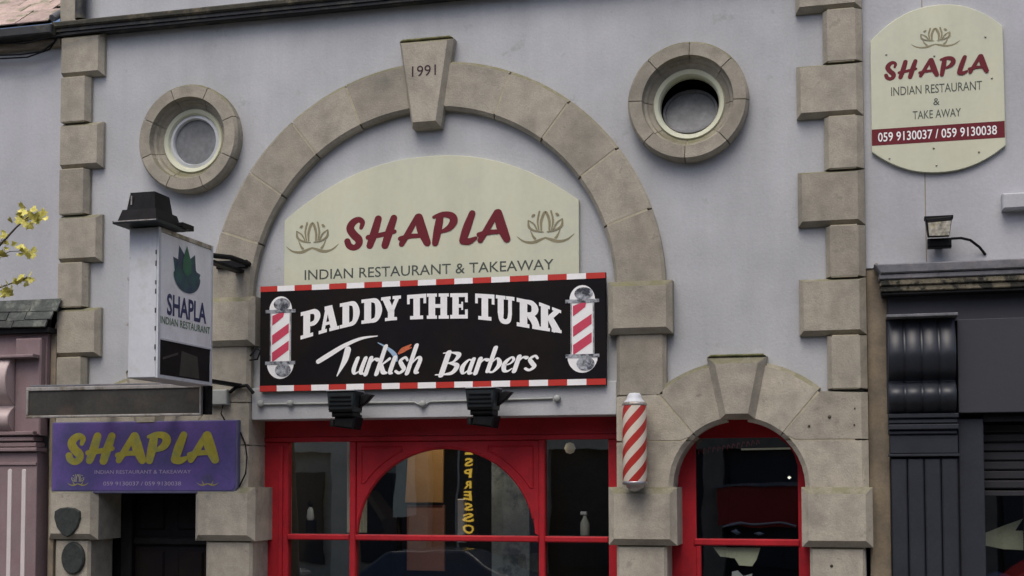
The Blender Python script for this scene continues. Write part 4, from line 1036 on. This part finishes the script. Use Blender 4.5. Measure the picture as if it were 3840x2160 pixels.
adopt(B().box(.86, 3, .13, .20, 2.395, 2.43, .004).build('shutter_rail', M['opp_dark']), nr)
sw = adopt(B().box(1.125, 1.165, .14, .22, 0, 2.395, .004).build('shop_window', M['olive']), nr)
for xa, xb in ((1.185, 1.215), (1.24, 1.262)):
    adopt(B().box(xa, xb, .15, .21, 0, 2.394, .004).build('glazing_bar', M['alu']), sw)
adopt(sheet(.855, 3, .22, .5, 2.41).build('pane', M['glass']), sw)
adopt(B().box(.86, 7.6, 2.9, 3.0, 0, 3.9).box(.86, 7.6, .4, 3, .0, .02).build('shop_interior', M['dark_room']), nr)
tag(B().prism([(.88, 2.06), (1.0, 2.035), (1.13, 2.03), (1.13, 2.16), (1.08, 2.16), (1.13, 2.24), (1.0, 2.19), (.88, 2.14)], .35, .37, .003).build('shop_paper', M['opp_cloth']),
    'crumpled cream paper behind the glass at the right edge beside the dark grey pilaster', 'paper')
tag(B().prism([(.86, 1.70), (1.10, 1.70), (1.08, 1.84), (.98, 1.88), (.88, 1.85)], .40, .6, .02).build('blue_bag', M['blue_cloth']),
    'dark blue cloth bag in the bottom right corner of the shop window', 'bag')
tag(B().tube([(1.22, .5, 1.905), (1.5, .5, 1.91)], .028, 10).build('white_tube', M['pole_cream']), 'cream tube lying in the window at the bottom right corner', 'tube')
# lamp on the right wall
fl = empty('wall_floodlight', 'small black floodlight with a shiny yellowish face on the right wall above the dark shopfront', 'floodlight', (.605, .09, 4.03))
adopt(B().box(.53, .68, -.05, .03, 4.03, 4.09, .012).build('gear_box', M['black']), fl)
adopt(B().prism([(.53, 4.10), (.665, 4.10), (.685, 4.225), (.515, 4.215)], -.10, -.02, .01).build('housing', M['black']), fl)
adopt(B().prism([(.537, 4.095), (.662, 4.095), (.675, 4.19), (.53, 4.183)], -.106, -.099, .002).build('lens', M['floodlens']), fl)
adopt(B().box(.51, .69, -.085, -.015, 4.212, 4.232, .003).build('visor', M['black']), fl)
adopt(B().tube([(.68, -.03, 4.085), (.74, -.02, 4.088), (.80, .0, 4.075), (.86, .05, 4.035), (.90, .088, 3.99)], .009, 6).build('cable', M['black']), fl)
adopt(B().box(.58, .63, .02, .09, 4.04, 4.07).build('wall_arm', M['black']), fl)

# =================================================================== SMALL THINGS BEHIND THE GLASS
gl = empty('globe_lamp', 'pale round globe lamp hanging behind the right pane of the red shop window', 'lamp', (-2.06, .8, 2.75))
adopt(B().lathe([(.0001, -.045), (.03, -.034), (.045, 0), (.03, .034), (.0001, .045)], (-2.06, .8, 2.75), 16).build('globe', M['globe']), gl)
adopt(B().tube([(-2.06, .8, 2.79), (-2.06, .8, 4.2)], .005, 6).build('cord', M['black']), gl)
sb = empty('spray_bottle', 'white spray bottle standing behind the right pane of the shop window', 'bottle', (-1.87, .42, 2.09))
adopt(B().lathe([(.032, 0), (.034, .01), (.034, .09), (.015, .13), (.013, .15)], (-1.87, .42, 2.10), 16).build('body', M['grey_box']), sb)
adopt(B().box(-1.90, -1.855, .40, .44, 2.25, 2.275, .004).build('nozzle', M['white_old']), sb)
tag(B().box(-2.14, -1.6, .36, .52, 2.075, 2.095, .003).build('window_shelf', M['dark_room']), 'dark shelf behind the right pane of the red shop window', 'shelf')
fg = empty('figurine', 'small white and black figurine behind the left pane of the red shop window', 'figurine', (-3.97, .42, 2.12))
adopt(B().lathe([(.02, 0), (.03, .02), (.022, .08), (.012, .10)], (-4.03, .42, 2.20), 12).build('body', M['white_old']), fg)
adopt(B().lathe([(.0001, 0), (.02, .012), (.022, .03), (.0001, .05)], (-4.03, .42, 2.30), 12).build('head', M['black']), fg)
adopt(B().box(-4.06, -3.99, .40, .45, 2.10, 2.20).build('base', M['black']), fg)
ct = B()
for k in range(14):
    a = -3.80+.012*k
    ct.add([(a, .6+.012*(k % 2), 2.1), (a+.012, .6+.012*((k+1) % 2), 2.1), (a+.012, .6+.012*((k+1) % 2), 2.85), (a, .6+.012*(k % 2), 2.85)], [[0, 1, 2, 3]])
tag(ct.build('pleated_sheet', M['opp_cloth']), 'pale greenish pleated sheet standing in for a reflection in the left pane of the red shop window', 'pleated_sheet')  # greenish reflection in the pane, modelled as a pleated sheet
pl_ = bpy.data.lights.new('shop_fill_light', 'POINT'); pl_.energy = 7; pl_.color = (1.0, .85, .62); pl_.shadow_soft_size = .06  # added fill that lifts the dark interior, placed apart from the globe
po = bpy.data.objects.new('shop_fill_light', pl_); C.objects.link(po); po.location = (-3.0, .75, 2.95); po['label'] = 'warm fill light added inside the barber shop'; po['category'] = 'light'
def thing1(b, nm, m, lb, ct, **kw): return tag(b.build(nm, M[m], **kw), lb, ct)
thing1(B().prism([(-3.60, 2.32), (-3.27, 2.32), (-3.26, 3.05), (-3.56, 3.0)], 1.4, 1.43, .004), 'orange_reflection_panel', 'opp_orange', 'orange tan panel standing in for a street reflection high in the arched pane', 'panel')  # orange of a street reflection, put in as a solid panel
thing1(B().prism([(-3.60, 1.75), (-3.27, 1.75), (-3.27, 2.30), (-3.60, 2.30)], 1.45, 1.48, .004), 'rose_reflection_panel', 'opp_pink', 'rose brown panel standing in for a street reflection below the orange one', 'panel')  # rose tone of a street reflection, put in as a solid panel
thing1(B().box(-2.82, -2.50, 1.3, 1.33, 1.6, 2.72, .004), 'blue_grey_reflection_panel', 'pole_blue', 'pale blue grey panel standing in for a street reflection at the right of the arched pane', 'poster')  # blue grey street reflection, put in as a flat panel indoors
thing1(B().prism([(-3.86, 2.02), (-3.55, 2.02), (-3.60, 2.20), (-3.68, 2.32), (-3.76, 2.42), (-3.84, 2.28)], .9, 1.2, .03), 'coat_pile', 'black', 'dark heap of coats inside the left of the arched pane', 'coat')
tag(B().box(-2.96, -2.90, .8, .86, 2.02, 2.36, .008).build('white_bottle', M['white_old']), 'tall white bottle inside the arched pane', 'bottle')
lt = B().tube([(-.78, 1.0, 2.735), (-.40, 1.0, 2.74)], .007, 8).build('strip_light', M['globe'])
tag(lt, 'thin cream strip light behind the glass of the red door', 'light')
tag(B().lathe([(.0001, -.012), (.014, 0), (.0001, .012)], (-.405, .5, 2.52), 12).build('spot_lamp', M['lit']), 'tiny bright spot lamp behind the door glass', 'lamp')
pp = B().prism([(-.93, 2.03), (-.60, 2.03), (-.63, 1.945), (-.66, 1.90), (-.75, 1.905), (-.78, 1.955), (-.88, 1.965)], .318, .3195, 0)
tag(pp.build('door_poster', M['opp_cloth']), 'torn cream poster behind the lower glass of the red door', 'poster')
tag(B().prism([(-.80, 1.86), (-.76, 1.87), (-.72, 1.83), (-.66, 1.85), (-.66, 1.70), (-.80, 1.70)], .320, .3215, 0).build('white_notice', M['white_old']), 'small white notice below the torn poster behind the red door', 'notice')
sgs = Ink(lambda u, v, k: (u, .335-k*.0001, v))
rz = random.Random(11); xq = -1.03
while xq < -.62:
    zq = 2.70+(xq+1.03)*.16
    sgs.stroke([(xq, zq-.015, .007), (xq+.008, zq+.02, .007), (xq+.022, zq+rz.uniform(-.01, .02), .006)], cap=False); xq += .034
tag(sgs.build('reflected_script', M['pink_print']), 'illegible pink strokes standing in for a sign reflected in the top of the door glass', 'script')  # reflection of a sign, drawn as pink strokes behind the glass

# =================================================================== TREE AT THE LEFT EDGE
tr = empty('street_tree', 'young tree with yellow green leaves on thin twigs reaching in at the left edge', 'tree', (-5.7, -3.2, 0))
adopt(B().tube([(-5.7, -3.2, 0), (-5.68, -3.2, 1.5), (-5.72, -3.15, 3.0), (-5.66, -3.1, 4.2), (-5.7, -3.1, 5.3)], [.075, .065, .05, .032, .012], 10).build('trunk', M['bark']), tr)
tw = B()
twigs = [([(-5.70, -3.15, 3.0), (-5.1, -3.1, 3.35), (-4.6, -3.05, 3.62), (-4.36, -3.0, 3.75), (-4.25, -3.0, 3.85), (-4.18, -3.0, 3.90)], .012),
         ([(-4.6, -3.05, 3.62), (-4.4, -3.0, 3.68), (-4.29, -3.0, 3.72), (-4.2, -3.0, 3.72)], .005),
         ([(-5.71, -3.15, 2.9), (-5.1, -3.1, 3.1), (-4.6, -3.0, 3.40), (-4.35, -3.0, 3.53), (-4.18, -3.0, 3.575)], .010),
         ([(-4.6, -3.0, 3.40), (-4.45, -3.02, 3.44), (-4.31, -3.0, 3.53)], .005),
         ([(-5.66, -3.1, 4.0), (-5.2, -3.2, 4.4), (-4.9, -3.2, 4.7)], .012), ([(-5.68, -3.1, 4.2), (-6.0, -3.3, 4.6), (-6.4, -3.4, 5.0)], .012),
         ([(-4.9, -3.07, 3.45), (-4.6, -3.0, 3.62), (-4.40, -3.0, 3.70), (-4.33, -3.0, 3.80)], .005)]
for p_, r_ in twigs: tw.tube(p_, [r_*(1-.75*i/(len(p_)-1)) for i in range(len(p_))], 6)
adopt(tw.build('twigs', M['bark']), tr)
lf = B()
lobes = [(0, 0), (.28, .12), (.5, .02), (.46, .3), (.72, .42), (.42, .55), (.30, .62), (.12, 1.0), (0, .8), (-.12, 1.0), (-.30, .62), (-.42, .55), (-.72, .42), (-.46, .3), (-.5, .02), (-.28, .12)]
def leafs(c, n, spread, size, seed):
    q = random.Random(seed)
    for _ in range(n):
        o = Vector(c)+Vector((q.gauss(0, spread[0]), q.gauss(0, spread[0]*.8), q.gauss(0, spread[1])))
        mt = Matrix.Rotation(q.uniform(0, 6.28), 3, 'Y') @ Matrix.Rotation(q.uniform(-1.1, 1.1), 3, 'X') @ Matrix.Rotation(q.uniform(-.8, .8), 3, 'Z')
        s = size*q.uniform(.7, 1.2)
        lf.add([o+mt @ Vector((x*s, .12*s*abs(x), -z*s)) for x, z in lobes], [list(range(len(lobes)))])
leafs((-4.175, -3.0, 3.905), 17, (.040, .020), .046, 1)
leafs((-4.215, -3.0, 3.875), 6, (.03, .012), .042, 9)
leafs((-4.205, -3.0, 3.72), 10, (.022, .015), .042, 2)
leafs((-4.185, -3.0, 3.570), 10, (.025, .012), .04, 3)
leafs((-4.31, -3.0, 3.52), 8, (.016, .016), .042, 4)
leafs((-4.33, -3.0, 3.70), 7, (.014, .018), .04, 5)
leafs((-4.33, -3.0, 3.80), 8, (.012, .012), .035, 8)
for k in range(60):
    q = random.Random(100+k); leafs((-5.7+q.uniform(-.9, .85), -3.15+q.uniform(-.6, .6), q.uniform(3.6, 5.6)), 4, (.06, .05), .05, 200+k)
adopt(lf.build('crown', M['leaf']), tr)

# =================================================================== ACROSS THE STREET (seen in the glass)
def opposite(x0, x1, h, mt, name, label, shop):
    t = empty(name, label, 'building', ((x0+x1)/2, -19, 0))
    adopt(B().box(x0, x1, -25, -19, 3.2, h).build('wall', mt), t)
    adopt(B().box(x0, x1, -25, -19.3, 0, 3.2).build('shopfront', shop), t)
    k = x0+.3
    while k < x1-.3:
        adopt(B().box(k, k+.45, -19.3, -18.95, 0, 3.2).build('pilaster', mt), t)
        adopt(B().box(k+.6, min(k+2.5, x1), -19.28, -19.2, .6, 2.7).build('window', M['opp_dark']), t)
        adopt(B().box(k+1.0, k+1.9, -19.02, -18.96, 4.2, 5.8).build('window', M['opp_dark']), t)
        k += 2.8
    adopt(B().box(x0-.1, x1+.1, -25.1, -18.8, h, h+.3).build('roof', M['black_metal']), t)
    return t
opposite(-40, -10.2, 6.5, M['opp_wall'], 'far_building', 'cream building across the street reflected in the left panes', M['opp_stone'])
opposite(-10.1, -3.5, 8.0, M['opp_stone'], 'far_building', 'grey stone building across the street reflected in the arched pane', M['opp_dark'])
opposite(-3.4, 40, 9.5, M['opp_brown'], 'far_building', 'tall brown building across the street reflected in the door glass', M['opp_dark'])
bn = empty('cafe_banner', 'tall dark banner with yellow letters given an added glow across the street reflected in the arched pane', 'banner', (-7.8, -17, 0))
adopt(B().box(-7.98, -7.62, -17.03, -17.0, 1.2, 3.35).build('cloth', M['opp_dark']), bn)
for i, ch in enumerate('ESPRESSO'):
    z = 3.25-.235*(i+1)
    # lettering faces the facade (towards +y), read from there
    adopt(bfont(ch, -7.70, -7.88, z+.03, z+.205, -16.995, 'letter', M['banner_yellow'], None, offset=.03), bn)
adopt(B().tube([(-8.02, -17, 0), (-8.02, -17, 3.5)], .025, 8).build('pole', M['steel']), bn)
for i, (xa, xb, za, zb_, mm, lb, nm) in enumerate(((-9.9, -9.35, 1.7, 3.2, 'opp_cloth', 'cream awning cloth across the street', 'awning_cloth'),
        (-7.4, -6.5, .9, 2.7, 'lead', 'pale blue grey sheet standing in for a van across the street', 'board'))):  # the blue grey sheet is added in place of a reflected van
    tag(B().prism([(xa, za), (xb, za+.05), (xb, zb_), (xa+.1, zb_)], -18.2, -18.15, .01).build(nm, M[mm]), lb, 'cloth' if 'cloth' in lb else nm)
rs = empty('red_shop_front', 'dull red timber shopfront with pale posts across the street', 'shopfront', (-2, -18.9, 0))
adopt(B().box(-2.75, -1.05, -18.9, -18.8, 1.55, 2.35, .01).build('red_board', M['car_red']), rs)
adopt(B().box(-2.8, -1.0, -18.93, -18.7, 2.36, 2.42).build('rail', M['lead']), rs)
adopt(B().tube([(-2.6, -18.6, 1.5), (-2.2, -18.6, 1.62), (-1.4, -18.6, 1.66), (-1.1, -18.6, 1.58)], .03, 8).build('silver_glint_strip', M['steel']), rs)  # this strip and the two discs stand in for glints in the door glass
adopt(B().lathe([(.0001, -.05), (.1, 0), (.0001, .05)], (-2.35, -18.6, 1.42), 12).build('white_glint_disc', M['white_old']), rs)
adopt(B().lathe([(.0001, -.05), (.12, 0), (.0001, .05)], (-1.85, -18.6, 1.42), 12).build('white_glint_disc', M['white_old']), rs)

def car(x, y, paint, label):
    t = empty('parked_car', label, 'car', (x, y, -.146), 'cars parked across the street')
    L = [(-2.05, .35), (-2.08, .72), (-1.95, .86), (-1.25, .95), (-.65, 1.40), (.75, 1.42), (1.45, 1.0), (2.0, .92), (2.08, .6), (2.02, .3)]
    body = B(); n = len(L)
    for k in range(1):
        w = [.84, .86, .84, .82, .66, .66, .82, .82, .84, .84]
        vs = [(px, -w[i], pz) for i, (px, pz) in enumerate(L)]+[(px, w[i], pz) for i, (px, pz) in enumerate(L)]
        body.add(vs, [list(range(n)), list(range(2*n-1, n-1, -1))]+[[i, (i+1) % n, n+(i+1) % n, n+i] for i in range(n)])
    o = body.build('body', M[paint], t, bevel=.05)
    wn_ = B().add([(-1.05, .80, .98), (-.6, .68, 1.34), (.68, .68, 1.35), (1.2, .80, 1.0)], [[0, 1, 2, 3]]); [setattr(o2, 'parent', t) for o2 in [wn_.build('side_window', M['opp_dark'])]]
    for px in (-1.35, 1.3):
        for s_ in (-1, 1):
            w_ = B().lathe([(.2, -.1), (.32, -.1), (.32, .1), (.2, .1)], (px, s_*.78, .32), 20, True, 'y').build('wheel', M['rubber'], t)
            B().lathe([(.2, -.08), (.2, .08), (.05, .1)], (px, s_*.78, .32), 16, True, 'y').build('rim', M['steel'], w_)
    B().box(-2.12, -2.04, -.75, -.45, .62, .75, .01).build('headlight', M['steel'], t); B().box(-2.12, -2.04, .45, .75, .62, .75, .01).build('headlight', M['steel'], t)
    return t
car(3.6, -13.4, 'car_red', 'red hatchback parked across the street')
car(-7.4, -13.4, 'car_dark', 'dark blue hatchback parked across the street')
car(-12.2, -13.4, 'car_silver', 'silver hatchback parked across the street')
